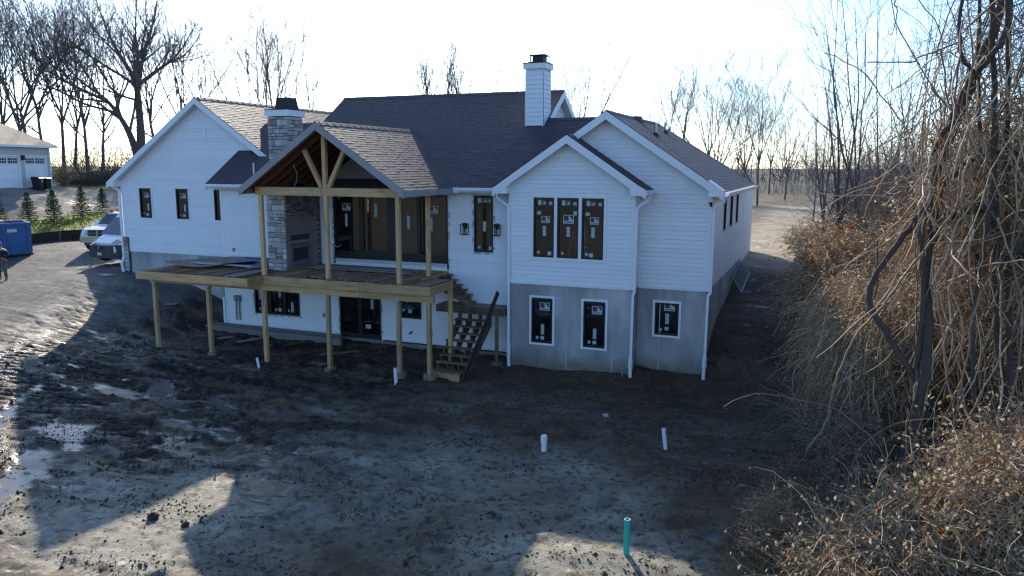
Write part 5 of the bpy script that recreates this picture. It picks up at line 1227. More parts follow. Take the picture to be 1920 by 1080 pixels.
m = MB(); rg = lambda r, z: [(r * 1.0 * math.cos(a), -.012 + r * 1.12 * math.sin(a), z) for a in [2 * math.pi * i / 14 for i in range(14)]]
m.loft([rg(.092, 1.69), rg(.097, 1.73), rg(.085, 1.79), rg(.045, 1.825)]); m.build('cap', M['beanie'], PS, local=True, smooth=True)
m = MB(); m.loft([[(-.012, -.11, 1.65), (.012, -.11, 1.65), (.02, -.1, 1.60), (-.02, -.1, 1.60)], [(-.006, -.125, 1.64), (.006, -.125, 1.64), (.012, -.13, 1.61), (-.012, -.13, 1.61)]]); m.build('nose', M['skin'], PS, local=True)
for s in (-1, 1):
    m = MB(); m.disc((s * .033, -.112, 1.668), (0, -1, .1), .012, 8); m.build('eye', M['black'], PS, local=True)
    m = MB(); m.box(s * .088 - .008, s * .088 + .008, -.02, .02, 1.61, 1.67); m.build('ear', M['skin'], PS, local=True)
m = MB(); m.box(-.025, .025, -.112, -.106, 1.585, 1.592); m.build('mouth', M['stick_red'], PS, local=True)
CU = thing('paper_cup', PS.location + V3((.18, -.28, 1.08)) * 0 + V3((math.cos(R(35)) * 0 + .18, -.27, 1.06)), 'pale cup held in both hands by the person', 'cup')
m = MB(); c = V3(CU.location); m.tube([c + V3((0, 0, -.05)), c + V3((0, 0, .06))], [.03, .04], 10); m.build('cup', M['sticker'], CU)
# ---------------------------------------------------------------- vegetation helpers
def tubes(P, RR, sides=3):
    P = np.asarray(P, float); n, k, _ = P.shape
    T = np.empty_like(P); T[:, 1:-1] = P[:, 2:] - P[:, :-2]; T[:, 0] = P[:, 1] - P[:, 0]; T[:, -1] = P[:, -1] - P[:, -2]
    T /= np.linalg.norm(T, axis=2, keepdims=True) + 1e-9
    d = P[:, -1] - P[:, 0]; ref = np.where((np.abs(d[:, 2]) > .8 * np.linalg.norm(d, axis=1))[:, None], np.array([1., .3, .1]), np.array([.1, .2, 1.]))[:, None, :]
    X = np.cross(T, np.broadcast_to(ref, T.shape)); X /= np.linalg.norm(X, axis=2, keepdims=True) + 1e-9
    Y = np.cross(T, X)
    a = np.arange(sides) * 2 * np.pi / sides
    V = P[:, :, None] + (X[:, :, None] * np.cos(a)[:, None] + Y[:, :, None] * np.sin(a)[:, None]) * np.asarray(RR)[:, :, None, None]
    base = (np.arange(n) * k * sides)[:, None, None] + (np.arange(k - 1) * sides)[None, :, None] + np.arange(sides)[None, None]
    nx = (np.arange(n) * k * sides)[:, None, None] + (np.arange(k - 1) * sides)[None, :, None] + ((np.arange(sides) + 1) % sides)[None, None]
    F = np.stack([base, nx, nx + sides, base + sides], -1).reshape(-1, 4)
    return V.reshape(-1, 3), F
def merge(parts):
    Vs, Fs, o = [], [], 0
    for V, F in parts: Vs.append(V); Fs.append(F + o); o += len(V)
    return np.concatenate(Vs), np.concatenate(Fs)
def catmull(pts, per=5):
    p = np.array(pts, float); p = np.vstack([2 * p[0] - p[1], p, 2 * p[-1] - p[-2]]); out = []
    for i in range(1, len(p) - 2):
        for t in np.linspace(0, 1, per, endpoint=False):
            a, b, c, d = p[i - 1:i + 3]; out.append(.5 * (2 * b + (c - a) * t + (2 * a - 5 * b + 4 * c - d) * t * t + (3 * b - a - 3 * c + d) * t ** 3))
    out.append(p[-2]); return np.array(out)
M['bark'] = pm('grey_bark', (.13, .11, .10), .9, .3, 3, bump=.4, bscale=12, stretch=(3, 3, .6))
M['twig'] = pm('grey_twig', (.17, .145, .135), .85, .15, 2, island=.35)
M['bark2'] = pm('brown_bark', (.075, .058, .045), .85, .4, 6, bump=.8, bscale=18, stretch=(3, 3, .6))
M['vine'] = ramp_mat('vine_stems', [(0, (.36, .245, .14)), (.3, (.46, .335, .20)), (.5, (.24, .155, .09)), (.68, (.54, .43, .30)), (.84, (.15, .11, .075)), (.93, (.40, .20, .08))], .7, .4, True, .2, 4)
M['vine_dark'] = ramp_mat('dark_stems', [(0, (.15, .12, .09)), (.35, (.22, .175, .125)), (.6, (.11, .09, .07)), (.8, (.30, .24, .17))], .8, .3, True, .2, 4)
M['leaf'] = ramp_mat('dead_leaves', [(0, (.27, .185, .11)), (.22, (.38, .28, .18)), (.4, (.21, .135, .08)), (.55, (.46, .38, .28)), (.7, (.28, .21, .08)), (.8, (.54, .48, .40)), (.925, (.42, .10, .035)), (.95, (.22, .21, .06))], .6, .4, True, .2, 12, .45)
M['leaf_red'] = ramp_mat('russet_leaves', [(0, (.27, .165, .085)), (.3, (.20, .115, .065)), (.5, (.40, .29, .17)), (.68, (.36, .085, .035)), (.74, (.44, .36, .25)), (.92, (.30, .22, .06))], .6, .4, True, .2, 12, .45)
M['straw'] = ramp_mat('dry_grass', [(0, (.36, .27, .12)), (.35, (.28, .21, .09)), (.6, (.22, .20, .07)), (.8, (.50, .40, .22))], .7, .3, True, .15, 6, .35)
def rot_dir(d, ang, az):
    d = np.asarray(d); h = np.array([1., 0, 0]) if abs(d[2]) > .9 else np.array([0, 0, 1.])
    x = np.cross(d, h); x /= np.linalg.norm(x); y = np.cross(d, x)
    r = d * math.cos(ang) + (x * math.cos(az) + y * math.sin(az)) * math.sin(ang); return r / np.linalg.norm(r)
def grow(seed, Ht, r0, fork=.3, nl=5, spread=(16, 36), kids=(9, 8, 5), up=.08, given=None, lenf=(.36, .56), tw=.012, kang=(22, 50), base_r=1.35):
    """polylines of a bare tree: returns {level: [(pts, radii)]}"""
    g = random.Random(seed); out = {i: [] for i in range(6)}
    def line(p, d, L, ra, rb, lvl, nseg, wob, upb):
        pts = [np.array(p)]; d = np.array(d)
        for i in range(nseg):
            d = d + np.array([g.gauss(0, wob), g.gauss(0, wob), g.gauss(0, wob) + upb]); d /= np.linalg.norm(d); pts.append(pts[-1] + d * L / nseg)
        pts = np.array(pts); rr = np.linspace(ra, rb, nseg + 1); out[lvl].append((pts, rr)); return pts, rr
    def kids_of(pts, rr, L, lvl, n, t0=.22):
        if lvl > 1 + len(kids): return
        az = g.uniform(0, 6.28)
        for i in range(n):
            t = t0 + (1 - t0) * (i + g.random()) / n; f = t * (len(pts) - 1); k = min(int(f), len(pts) - 2); q = pts[k] + (pts[k + 1] - pts[k]) * (f - k); r = rr[k] + (rr[k + 1] - rr[k]) * (f - k)
            d = pts[k + 1] - pts[k]; d /= np.linalg.norm(d); az += 2.4 + g.uniform(-.5, .5)
            nd = rot_dir(d, R(g.uniform(*kang)), az); nd[2] += .12; nd /= np.linalg.norm(nd)
            L2 = L * g.uniform(*lenf) * (1.15 - .55 * t); nseg = (0, 0, 5, 3, 2, 2)[lvl]
            ra = max(tw, r * .62); p2, r2 = line(q, nd, L2, ra, max(tw * .7, ra * .35), lvl, nseg, .10 + .03 * lvl, up)
            if lvl - 2 + 1 < len(kids) and L2 > .5: kids_of(p2, r2, L2, lvl + 1, max(2, int(kids[lvl - 1] * (.6 + .6 * g.random()))))
    if given is None:
        lean = np.array([g.gauss(0, .05), g.gauss(0, .05), 1]); tp, trr = line((0, 0, -.3), lean, Ht * fork + .3, r0 * base_r, r0 * .8, 0, 6, .03, .05)
        az = g.uniform(0, 6.28)
        for i in range(nl):
            a = R(g.uniform(*spread)) * (.35 if i == 0 else 1); az += 6.28 / max(1, nl - 1) + g.uniform(-.4, .4)
            d = rot_dir(np.array([0, 0, 1.]), a, az); L = Ht * (1 - fork) * g.uniform(.85, 1.05) / max(.75, math.cos(a)) * (1 if i < 2 else g.uniform(.7, 1)); st = tp[-1] if i < 2 or nl < 4 else tp[-1 - (i % 3 > 0)]
            p, rr = line(st, d, L, r0 * g.uniform(.5, .72), tw, 1, 8, .07, up * .9); kids_of(p, rr, L, 2, kids[0], .18)
        kids_of(tp, trr, Ht * .35, 2, 2, .6)
    else:
        for lvl, pts, ra, rb in given:
            p = catmull(pts, 4); rr = np.linspace(ra, rb, len(p)); out[lvl].append((p, rr))
            if lvl: kids_of(p, rr, np.linalg.norm(p[-1] - p[0]), 2, kids[0] + (3 if lvl == 1 else 0), .22)
    return out
def tree_meshes(lv, bark, twig, sides=(8, 6, 4, 3, 3, 3), split=2):
    res = []
    for lo, hi in ((0, split), (split, 6)):
        parts = []
        for l in range(lo, hi):
            byk = {}
            for p, r in lv.get(l, []): byk.setdefault(len(p), []).append((p, r))
            for k, L in byk.items(): parts.append(tubes(np.array([a for a, b in L]), np.array([b for a, b in L]), sides[l]))
        res.append(merge(parts) if parts else None)
    a = np_mesh('trunk', *res[0], bark, None, True); b = np_mesh('crown', *res[1], twig, None, False) if res[1] else None
    return a, b
PROTO = {}
def proto(k, **kw):
    PROTO[k] = tree_meshes(grow(**kw), M['bark'], M['twig'])
proto(0, seed=1, Ht=20, r0=.17, fork=.30, nl=7, spread=(14, 40), tw=.0115)
proto(1, seed=2, Ht=20, r0=.16, fork=.26, nl=7, spread=(16, 44), tw=.0115)
proto(2, seed=3, Ht=20, r0=.16, fork=.34, nl=7, spread=(14, 38), tw=.0115)
proto(3, seed=5, Ht=20, r0=.15, fork=.28, nl=6, spread=(18, 46), tw=.0115, kids=(9, 7, 5))
proto(4, seed=8, Ht=20, r0=.14, fork=.34, nl=5, spread=(14, 36), tw=.014)
proto(5, seed=9, Ht=20, r0=.14, fork=.5, nl=5, spread=(5, 18), kids=(8, 6, 4), tw=.014, kang=(16, 38))
proto(6, seed=12, Ht=20, r0=.20, fork=.14, nl=6, spread=(14, 33), tw=.014, kids=(8, 6, 4))
_u = lambda a, z, d=0: (a * .927 - d * .374, a * .374 + d * .927, z)
proto(9, seed=4, Ht=20, r0=.45, tw=.0115, kids=(9, 7, 5), given=[
    (0, [_u(0, -.3), _u(.1, 1.2), _u(.25, 2.6)], .62, .5),
    (1, [_u(-.1, .6), _u(-.5, 2.8), _u(-1.4, 5.2), _u(-3.2, 7.6, .4), _u(-6.0, 9.8, .8), _u(-8.6, 13.2, 1)], .40, .03), (1, [_u(-3.0, 7.4, .4), _u(-5.6, 8.8, -.5), _u(-8, 10.6, -1), _u(-10, 13.6, -1.2)], .2, .03), (1, [_u(-1.9, 6.1), _u(-4.6, 7.0, -1), _u(-6.6, 8.2, -1.5), _u(-8.8, 9.2, -2)], .16, .03),
    (1, [_u(.25, 2.4), _u(.3, 6.6), _u(.1, 9.4), _u(-1.2, 11.6, .6), _u(-2.6, 14.2, 1), _u(-3.8, 18, 1.2)], .40, .03), (1, [_u(.25, 8.4), _u(.5, 11), _u(.2, 14, .5), _u(.4, 18.6, 1)], .26, .03), (1, [_u(.3, 8.6), _u(1.4, 11.8, -.8), _u(2.6, 14.5, -1.2), _u(3.6, 18, -1.5)], .24, .03),
    (1, [_u(.3, 9.0), _u(2.2, 10.6, .4), _u(4.2, 12.4, .8), _u(6, 15.6, 1.2)], .24, .03), (1, [_u(3, 11.3, .6), _u(5.2, 12.2, 0), _u(7.2, 14.4, -.6)], .13, .03), (1, [_u(.2, 7.4), _u(-1.4, 8.2, -1.2), _u(-2.4, 10.6, -2), _u(-4, 14.2, -2.6)], .15, .03)])
G1, G2, G3 = 'bare trees behind the garage and left wing', 'bare treetops behind the main roof', 'bare trees beyond the right wing'
TREES = [(-107.1, 57.7, 28.6, 0, G1, 'bare tree half cut by the left edge above the garage roof'),
 (-105.0, 58.5, 29.0, 1, G1, 'tall bare tree with a leaning trunk rising straight over the garage roof ridge'),
 (-106.2, 66.7, 30.1, 0, G1, 'bare tree rising over the right hip of the garage roof'),
 (-97.2, 63.8, 29.8, 3, G1, 'forked bare tree between the garage corner and the spreading tree'),
 (-95.1, 64.7, 28.1, 1, G1, 'bare tree behind the hedge just left of the spreading tree'),
 (-96.1, 72.9, 30.1, 9, G1, 'wide spreading bare tree with a long limb arching left from its trunk'),
 (-80.2, 66.4, 24.7, 0, G1, 'bare tree right behind the apex of the left gable'),
 (-86.1, 76.9, 24.9, 3, G1, 'bare tree right of the left gable apex behind its ridge'),
 (-105.3, 60.6, 27.7, 2, G1, 'far thin bare tree seen over the garage roof'),
 (-99.1, 63.0, 27.4, 3, G1, 'far bare tree in the gap right of the garage'),
 (-105.2, 62.7, 28.9, 2, G1, 'bare tree above the middle of the garage roof'),
 (-89.9, 71.1, 27.7, 2, G1, 'bare tree between the spreading tree and the left gable apex'),
 (-79.1, 79.7, 26.7, 3, G1, 'bare tree left of the stone chimney behind the left wing ridge'),
 (-70.2, 76.9, 26.7, 4, G1, 'bare tree rising behind the stone chimney cap'),
 (-74.8, 79.3, 25.5, 4, G1, 'paler bare tree just left behind the stone chimney cap'),
 (-69.3, 83.7, 19.8, 5, G1, 'slim bare tree right of the stone chimney'),
 (-66.6, 76.2, 20.4, 4, G1, 'farther bare tree right of the stone chimney'),
 (-48.0, 83.1, 19.6, 5, G2, 'leftmost of the cluster of thin treetops above the middle of the main ridge'),
 (-44.5, 79.0, 20.7, 5, G2, 'tallest of the cluster of thin treetops above the middle of the main ridge'),
 (-45.3, 84.2, 20.9, 5, G2, 'thin treetop in the centre of the cluster above the main ridge'),
 (-42.9, 83.0, 20.2, 5, G2, 'second thin treetop from the right of the cluster above the main ridge'),
 (-41.7, 83.5, 19.5, 5, G2, 'rightmost thin treetop of the cluster above the main ridge'),
 (-38.0, 92.6, 19.6, 4, G2, 'bare treetop half hidden behind the white chimney'),
 (-18.2, 67.8, 18.8, 6, G2, 'vase shaped bare tree standing right of the white chimney'),
 (-27.0, 91.6, 17.2, 4, G2, 'small faint treetop beside the gable right of the white chimney'),
 (-10.7, 76.3, 12.0, 5, G3, 'leftmost slender bare tree above the right wing roof'),
 (-8.3, 71.8, 14.8, 5, G3, 'slender upright bare tree second from the left above the right wing roof'),
 (-6.8, 72.4, 14.5, 5, G3, 'slender bare tree close to the wide vase shaped one above the right wing'),
 (-1.2, 63.8, 15.3, 6, G3, 'wide vase shaped bare tree beyond the right wing roof'),
 (-4.2, 78.9, 15.1, 4, G3, 'fainter bare tree behind the wide vase shaped one'),
 (3.5, 60.2, 12.9, 4, G3, 'dark bare tree at the edge of the sandy field'),
 (0.3, 80.8, 13.7, 3, G3, 'bare tree behind the end of the right wing eaves'),
 (-1.7, 90.9, 13.2, 4, G3, 'far bare tree over the right wing eaves'),
 (2.5, 92.6, 12.5, 4, G3, 'far bare tree on the far side of the sandy field'),
 (5.4, 77.3, 11.0, 3, G3, 'bare tree where the sandy field meets the bramble')]
for i, (x, y, tz, k, grp, lb) in enumerate(TREES):
    z0 = ground_z(x, y); s = (tz - z0) / (17.6 if k == 9 else 18.6); g = random.Random(i)
    t = thing('bare_tree', (x, y, z0), lb, 'tree', grp, 0 if k == 9 else g.uniform(0, 6.28)); t.scale = (s * g.uniform(.9, 1.1), s * g.uniform(.9, 1.1), s) if k != 9 else (s * 1.08, s * 1.08, s)
    inst(PROTO[k][0], 'trunk', None, (0, 0, 0)).parent = t; inst(PROTO[k][1], 'crown', None, (0, 0, 0)).parent = t

# ---- brush belts in the distance, one mass each
def strands(rs, start, direc, length, segs, droop, curl, r, taper=.5):
    n = len(start); P = np.empty((n, segs + 1, 3)); P[:, 0] = start; d = direc / (np.linalg.norm(direc, axis=1, keepdims=True) + 1e-9)
    for i in range(segs):
        d = d + rs.normal(0, curl, (n, 3)); d[:, 2] -= droop; d /= np.linalg.norm(d, axis=1, keepdims=True); P[:, i + 1] = P[:, i] + d * (length / segs)[:, None]
    RR = r[:, None] * np.linspace(1, taper, segs + 1)[None]; return P, RR
def leaf_quads(rs, C, s, flat=0.0):
    n = len(C); a = rs.normal(0, 1, (n, 3)); a[:, 2] *= (1 - flat); a /= np.linalg.norm(a, axis=1, keepdims=True); b = rs.normal(0, 1, (n, 3)); b = np.cross(a, b); b /= np.linalg.norm(b, axis=1, keepdims=True); c = np.cross(a, b)
    s = s[:, None]; w = .55; V = np.stack([C - a * s, C - b * s * w + c * s * .18, C + a * s, C + b * s * w + c * s * .18], 1).reshape(-1, 3)
    return V, np.arange(n * 4).reshape(-1, 4)
def belt(name, label, pts, n, h, seed, mat, r=.03, wid=6, leafn=0):
    rs = np.random.default_rng(seed); p = np.array(pts, float); seg = rs.integers(0, len(p) - 1, n); t = rs.random(n)[:, None]; xy = p[seg] * (1 - t) + p[seg + 1] * t + rs.normal(0, wid, (n, 2)) * .5
    z = base_z(xy[:, 0], xy[:, 1]); st = np.c_[xy, z - .1]; d = np.c_[rs.normal(0, .4, (n, 2)), np.ones(n)]; L = h * rs.uniform(.3, 1.0, n) ** 1.4
    P, RR = strands(rs, st, d, L, 4, -.02, .12, r * rs.uniform(.5, 1.3, n), .3); parts = [tubes(P, RR, 3)]
    k = 7; src = np.repeat(np.arange(n), k); j = rs.integers(1, 5, n * k); st2 = P[src, j]; d2 = np.c_[rs.normal(0, 1, (n * k, 2)), rs.uniform(-.1, 1.0, n * k)]
    P2, R2 = strands(rs, st2, d2, (L[src] * rs.uniform(.15, .45, n * k)), 2, 0, .2, r * .33 * np.ones(n * k), .5); parts.append(tubes(P2, R2, 3))
    V, F = merge(parts); o = link(name, np_mesh(name, V, F, mat)); return tag(o, label, kind='stuff')
M['belt_far'] = pm('hazy_brush', (.24, .215, .20), .9, .2, .2, island=.3); M['belt'] = pm('distant_brush', (.11, .085, .072), .9, .2, .2, island=.4); M['belt_red'] = pm('russet_brush', (.15, .085, .06), .9, .2, .2, island=.45)  # belt_far is a paler brush, distance haze put into its colour
belt('woods', 'brown leafless brush and thin trunks behind the garage and hedge', [(-90, 35), (-68, 42), (-55, 48), (-44, 55), (-30, 66)], 1100, 8, 3, M['belt'], .035, 9)
belt('woods', 'russet leafless brush low behind the hedge', [(-66, 37), (-56, 42), (-48, 46)], 700, 5, 4, M['belt_red'], .03, 5)
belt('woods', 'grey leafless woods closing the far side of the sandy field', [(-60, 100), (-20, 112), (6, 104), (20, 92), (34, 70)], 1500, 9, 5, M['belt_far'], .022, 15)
belt('woods', 'far off grey treeline on the horizon', [(-220, 120), (-120, 190), (-10, 200), (60, 190), (120, 160)], 800, 15, 6, M['belt'], .14, 26)
# ---- neighbour's hedge, round shrub
def hedge(name, label, cat, c0, c1, w, h, n, seed, mat, lmat, group=None):
    rs = np.random.default_rng(seed); a = np.array(c0); b = np.array(c1); t = rs.random(n); ax = b - a; L = np.linalg.norm(ax); ax = ax / max(L, 1e-6); nr = np.array([-ax[1], ax[0]])
    xy = a + np.outer(t * L, ax) + np.outer(rs.uniform(-.35, .35, n) * w, nr); z = base_z(xy[:, 0], xy[:, 1]); T = thing(name, (*((a + b) / 2), float(z.mean())), label, cat, group)
    d = np.c_[rs.normal(0, .45, (n, 2)), np.ones(n)]; P, RR = strands(rs, np.c_[xy, z], d, h * rs.uniform(.7, 1.0, n), 4, 0, .15, .012 * np.ones(n))
    src = np.repeat(np.arange(n), 6); P2, R2 = strands(rs, P[src, rs.integers(1, 5, n * 6)], rs.normal(0, 1, (n * 6, 3)) + [0, 0, .5], rs.uniform(.15, .45, n * 6), 2, 0, .2, .008 * np.ones(n * 6)); V, F = merge([tubes(P, RR, 3), tubes(P2, R2, 3)])
    tag(link('stems', np_mesh('stems', V - np.array(T.location), F, mat), T), kind='stuff')
    C = P2[:, rs.integers(1, 3)] ; V, F = leaf_quads(rs, C, rs.uniform(.04, .08, len(C))); tag(link('leaves', np_mesh('leaves', V - np.array(T.location), F, lmat), T), kind='stuff'); return T
M['hedge_leaf'] = ramp_mat('purple_brown_leaves', [(0, (.11, .045, .04)), (.4, (.15, .065, .05)), (.7, (.08, .04, .035))], .7, .3, True)
hedge('hedge', 'low purple brown clipped hedge beyond the neighbouring drive', 'hedge', (-57.6, 29.0), (-60.5, 37.5), 1.5, 1.35, 900, 11, M['vine_dark'], M['hedge_leaf'])
hedge('shrub', 'round pale tipped shrub standing at the corner of the garage', 'shrub', (-56.3, 27.2), (-56.1, 27.4), 1.6, 2.1, 200, 12, M['vine_dark'], M['leaf'])
hedge('shrub', 'low dark shrub bed at the left end of the gable wall', 'shrub', (-46, 27), (-43, 30), 2.5, .8, 260, 13, M['vine_dark'], M['leaf'])
# ---- young spruces on the grass strip
M['needle'] = ramp_mat('spruce_needles', [(0, (.05, .08, .035)), (.4, (.075, .105, .045)), (.7, (.10, .115, .055)), (.9, (.16, .14, .08))], .7, .3, True)
def spruce(seed, H=2.5, rad=.62):
    g = random.Random(seed); rs = np.random.default_rng(seed); tr = tubes(np.array([[(0, 0, -.1), (0, 0, H * .5), (0, 0, H)]]), np.array([[.05, .03, .008]]), 6); st, dr, ln = [], [], []
    z = .12
    while z < H - .05:
        t = z / H; R_ = rad * (1 - t) ** .8 * g.uniform(.75, 1.15) + .05; k = 12 if t < .7 else 8; a0 = g.uniform(0, 6.28)
        for i in range(k): a = a0 + 6.28 * i / k + g.uniform(-.25, .25); st.append((0, 0, z)); dr.append((math.cos(a), math.sin(a), .25 + .8 * t)); ln.append(R_ * g.uniform(.75, 1.2))
        z += .13 + .05 * g.random()
    st, dr, ln = np.array(st), np.array(dr), np.array(ln); P, RR = strands(rs, st, dr, ln, 4, .06, .05, .009 * np.ones(len(st))); src = np.repeat(np.arange(len(st)), 30); n = len(src); tt = rs.random(n) ** .7 * 3.99; k = tt.astype(int); f = (tt - k)[:, None]
    q = P[src, k] * (1 - f) + P[src, k + 1] * f; dd = P[src, k + 1] - P[src, k]; dd /= np.linalg.norm(dd, axis=1, keepdims=True); nd = dd + rs.normal(0, .75, (n, 3)); nd /= np.linalg.norm(nd, axis=1, keepdims=True); L = rs.uniform(.05, .11, n)[:, None]; sd = np.cross(nd, rs.normal(0, 1, (n, 3))); sd /= np.linalg.norm(sd, axis=1, keepdims=True); sd *= .02
    V = np.stack([q - sd, q + sd, q + nd * L + sd * .4, q + nd * L - sd * .4], 1).reshape(-1, 3); F = np.arange(n * 4).reshape(-1, 4); b = tubes(P, RR, 3); V, F = merge([(V, F), b]); return np_mesh('trunk', *tr, M['bark2']), np_mesh('crown', V, F, M['needle'])
SP = [spruce(1, 2.6, .85), spruce(2, 2.7, .95), spruce(3, 2.8, .85)]
for i, (x, y, k, s, lb) in enumerate(((-44.1, 12.5, 0, .95, 'young spruce cut by the left edge behind the blue container'), (-42.2, 13.4, 0, 1.0, 'narrow young spruce standing behind the right end of the blue container'), (-39.4, 13.2, 1, 1.02, 'full dark young spruce second to the right of the blue container'), (-42.2, 17.7, 2, .98, 'loose browned young spruce on the grass left of the white pickup'), (-45, 21.9, 1, .82, 'young spruce nearest the house at the end of the grass strip'))):
    z = ground_z(x, y); t = thing('spruce_tree', (x, y, z), lb, 'tree', 'young spruces along the grass strip', i * 1.3); s *= .88; t.scale = (s, s, s)
    inst(SP[k][0], 'trunk', None, (0, 0, 0)).parent = t; inst(SP[k][1], 'crown', None, (0, 0, 0)).parent = t
# weeds and grass on the strip
rs = np.random.default_rng(9)
def blades(name, label, C, hh, mat, lean=.35, wd=.006, rsx=None):
    rs = rsx or np.random.default_rng(1); n = len(C); d = np.c_[rs.normal(0, lean, (n, 2)), np.ones(n)]; P, RR = strands(rs, C, d, hh, 2, .10, .15, wd * np.ones(n), .25); V, F = tubes(P, RR, 3)
    return tag(link(name, np_mesh(name, V, F, mat)), label, kind='stuff')
n = 6000; tt = rs.random(n); pl = np.array([(-46, 6), (-40.8, 10.0), (-39.6, 14), (-42, 20.5), (-47, 29)]); sg = rs.integers(0, 4, n); xy = pl[sg] * (1 - tt[:, None]) + pl[sg + 1] * tt[:, None] + rs.normal(0, 1.7, (n, 2))
M['grass'] = ramp_mat('green_grass', [(0, (.16, .24, .02)), (.4, (.24, .31, .03)), (.75, (.30, .33, .07)), (.92, (.30, .25, .13))], .7, .3, True, trans=.4)
blades('grass', 'bright green grass strip with tall stems below the spruces', np.c_[xy, base_z(xy[:, 0], xy[:, 1])], rs.gamma(2, .06, n) + .05, M['grass'], .35, .018)
# ---------------------------------------------------------------- tangled wood along the right side
def thicket(name, label, blobs, n, seed, mat, leafmat=None, nleaf=0, kind='stuff', r=(.006, .014), L=(.5, 1.5), droop=.2, curl=.36, up=.25, segs=5, leafs=(.03, .06), shell=.75, parent=None, sides=3, fill=.55, cat=None, group=None, taper=.45):
    rs = np.random.default_rng(seed); B = np.array(blobs, float); vol = B[:, 3] * B[:, 4] * B[:, 5]; vol = vol ** .75; idx = rs.choice(len(B), n, p=vol / vol.sum())
    d = rs.normal(0, 1, (n, 3)); d /= np.linalg.norm(d, axis=1, keepdims=True); rad = np.where(rs.random(n) < fill, rs.uniform(.25, 1, n), rs.uniform(shell, 1.05, n))
    P0 = B[idx, :3] + d * B[idx, 3:6] * rad[:, None]; gz = base_z(P0[:, 0], P0[:, 1]); P0[:, 2] = np.maximum(P0[:, 2], gz + .02)
    dr = rs.normal(0, .8, (n, 3)); dr[:, 2] += up; P, RR = strands(rs, P0, dr, rs.uniform(*L, n), segs, droop, curl, rs.uniform(*r, n), taper)
    V, F = tubes(P, RR, sides); outs = []
    if cat: T = thing(name, (*B[0, :2], float(base_z(B[0, 0], B[0, 1]))), label, cat, group); o = link('stems', np_mesh('stems', V - np.array(T.location), F, mat), T); tag(o, kind='stuff')
    else: T = None; o = tag(link(name, np_mesh(name, V, F, mat)), label, kind='stuff')
    if nleaf:
        k = rs.integers(0, n, nleaf); j = rs.integers(1, segs + 1, nleaf); C = P[k, j] + rs.normal(0, .05, (nleaf, 3)); V, F = leaf_quads(rs, C, rs.uniform(*leafs, nleaf))
        if T: tag(link('leaves', np_mesh('leaves', V - np.array(T.location), F, leafmat), T), kind='stuff')
        else: tag(link('leaves', np_mesh('leaves', V, F, leafmat)), 'dead leaves caught in the ' + label, kind='stuff')
    return T or o
# masses of bramble, each drawn round a few ellipsoids (x, y, z, rx, ry, rz)
thicket('undergrowth', 'tangled brown bramble wall behind the big vine hung tree', [(14.2, -4.5, .6, 2.2, 3.0, 2.9), (13.0, -1.0, .5, 1.8, 2.5, 2.4), (15.8, -6.5, .5, 1.8, 2.6, 3.4), (13.4, 3.5, .8, 2.2, 3.2, 2.2), (13.6, -6.4, 3.0, 1.7, 2.0, 2.3)], 14500, 21, M['vine'], M['leaf'], 30000, L=(.6, 2.2), r=(.006, .016))
thicket('undergrowth', 'brown bramble and saplings running back along the field edge', [(12.2, 8, .8, 2.2, 4, 2.2), (12.6, 15, 1.0, 2.4, 5, 2.6), (13.5, 24, 1.2, 3, 6, 3.0), (17, 12, 1.5, 3, 8, 3.0), (16, 34, 1.0, 4, 7, 3.2)], 6500, 22, M['vine_dark'], M['leaf'], 11000, L=(1.0, 2.6), r=(.008, .017), up=.2)
thicket('vine_mound', 'dome of hanging vines with russet leaves at the edge of the dark strip', [(10.35, 1.7, .2, 1.15, 2.1, 2.0), (10.9, 4.3, .0, 1.1, 1.9, 1.6)], 4200, 23, M['vine'], M['leaf_red'], 20000, kind=None, cat='shrub', group='vine smothered shrubs', droop=.28, L=(.5, 1.6), r=(.006, .012), leafs=(.035, .065))
thicket('vine_mound', 'curtain of thin trailing vines hanging over the dark hollow', [(10.75, -3.4, -.35, .95, 2.3, 1.8), (11.5, -5.2, -.1, 1.1, 1.9, 1.7)], 6000, 24, M['vine'], M['leaf'], 26000, kind=None, cat='shrub', group='vine smothered shrubs', droop=.42, up=-.1, L=(.5, 1.7), r=(.004, .010), leafs=(.022, .045), curl=.22)
thicket('undergrowth', 'low foreground brush heap of arching stems and pale dead leaves', [(12.1, -11.9, -1.75, 1.3, 1.1, 1.1), (13.1, -11.4, -1.35, 1.1, 1.3, 1.3), (11.1, -12.3, -2.15, 1.0, .8, .75), (12.3, -12.9, -2.2, 1.4, .7, .8), (10.4, -12.2, -2.6, .8, .6, .5), (13.6, -9.6, -1.9, 1.5, 1.6, 1.6), (12.0, -10.2, -2.4, 1.2, 1.0, .7)], 8000, 25, M['vine'], M['leaf'], 42000, L=(.5, 1.6), r=(.004, .010), droop=.16, leafs=(.025, .055), up=.35)
thicket('undergrowth', 'thin dark stems in the shaded hollow beside the yard', [(11.0, -7.0, -2.0, 1.0, 2.0, .9), (10.3, -5.0, -2.0, .7, 1.6, .7)], 1500, 26, M['vine_dark'], M['leaf'], 2600, L=(.5, 1.4), r=(.004, .009), leafs=(.02, .04))
thicket('undergrowth', 'fine dark twigs of bushy crowns above the bramble', [(13.2, 4.5, 3.0, 2.4, 3.2, 2.4), (11.9, 9, 2.4, 1.9, 3.4, 2.0), (15, 0, 3.2, 2.0, 3.0, 2.4)], 5200, 29, M['twig'], L=(.5, 1.6), r=(.004, .009), up=.5, droop=-.02, curl=.18, fill=.8)
thicket('shrub', 'small orange brown shrub standing alone by the shaded soil', [(9.45, -10.5, -2.45, .34, .40, .62), (9.35, -10.9, -2.8, .3, .3, .3)], 620, 27, M['vine'], M['leaf_red'], 2600, kind=None, cat='shrub', L=(.25, .7), r=(.003, .007), leafs=(.018, .035), droop=.1)
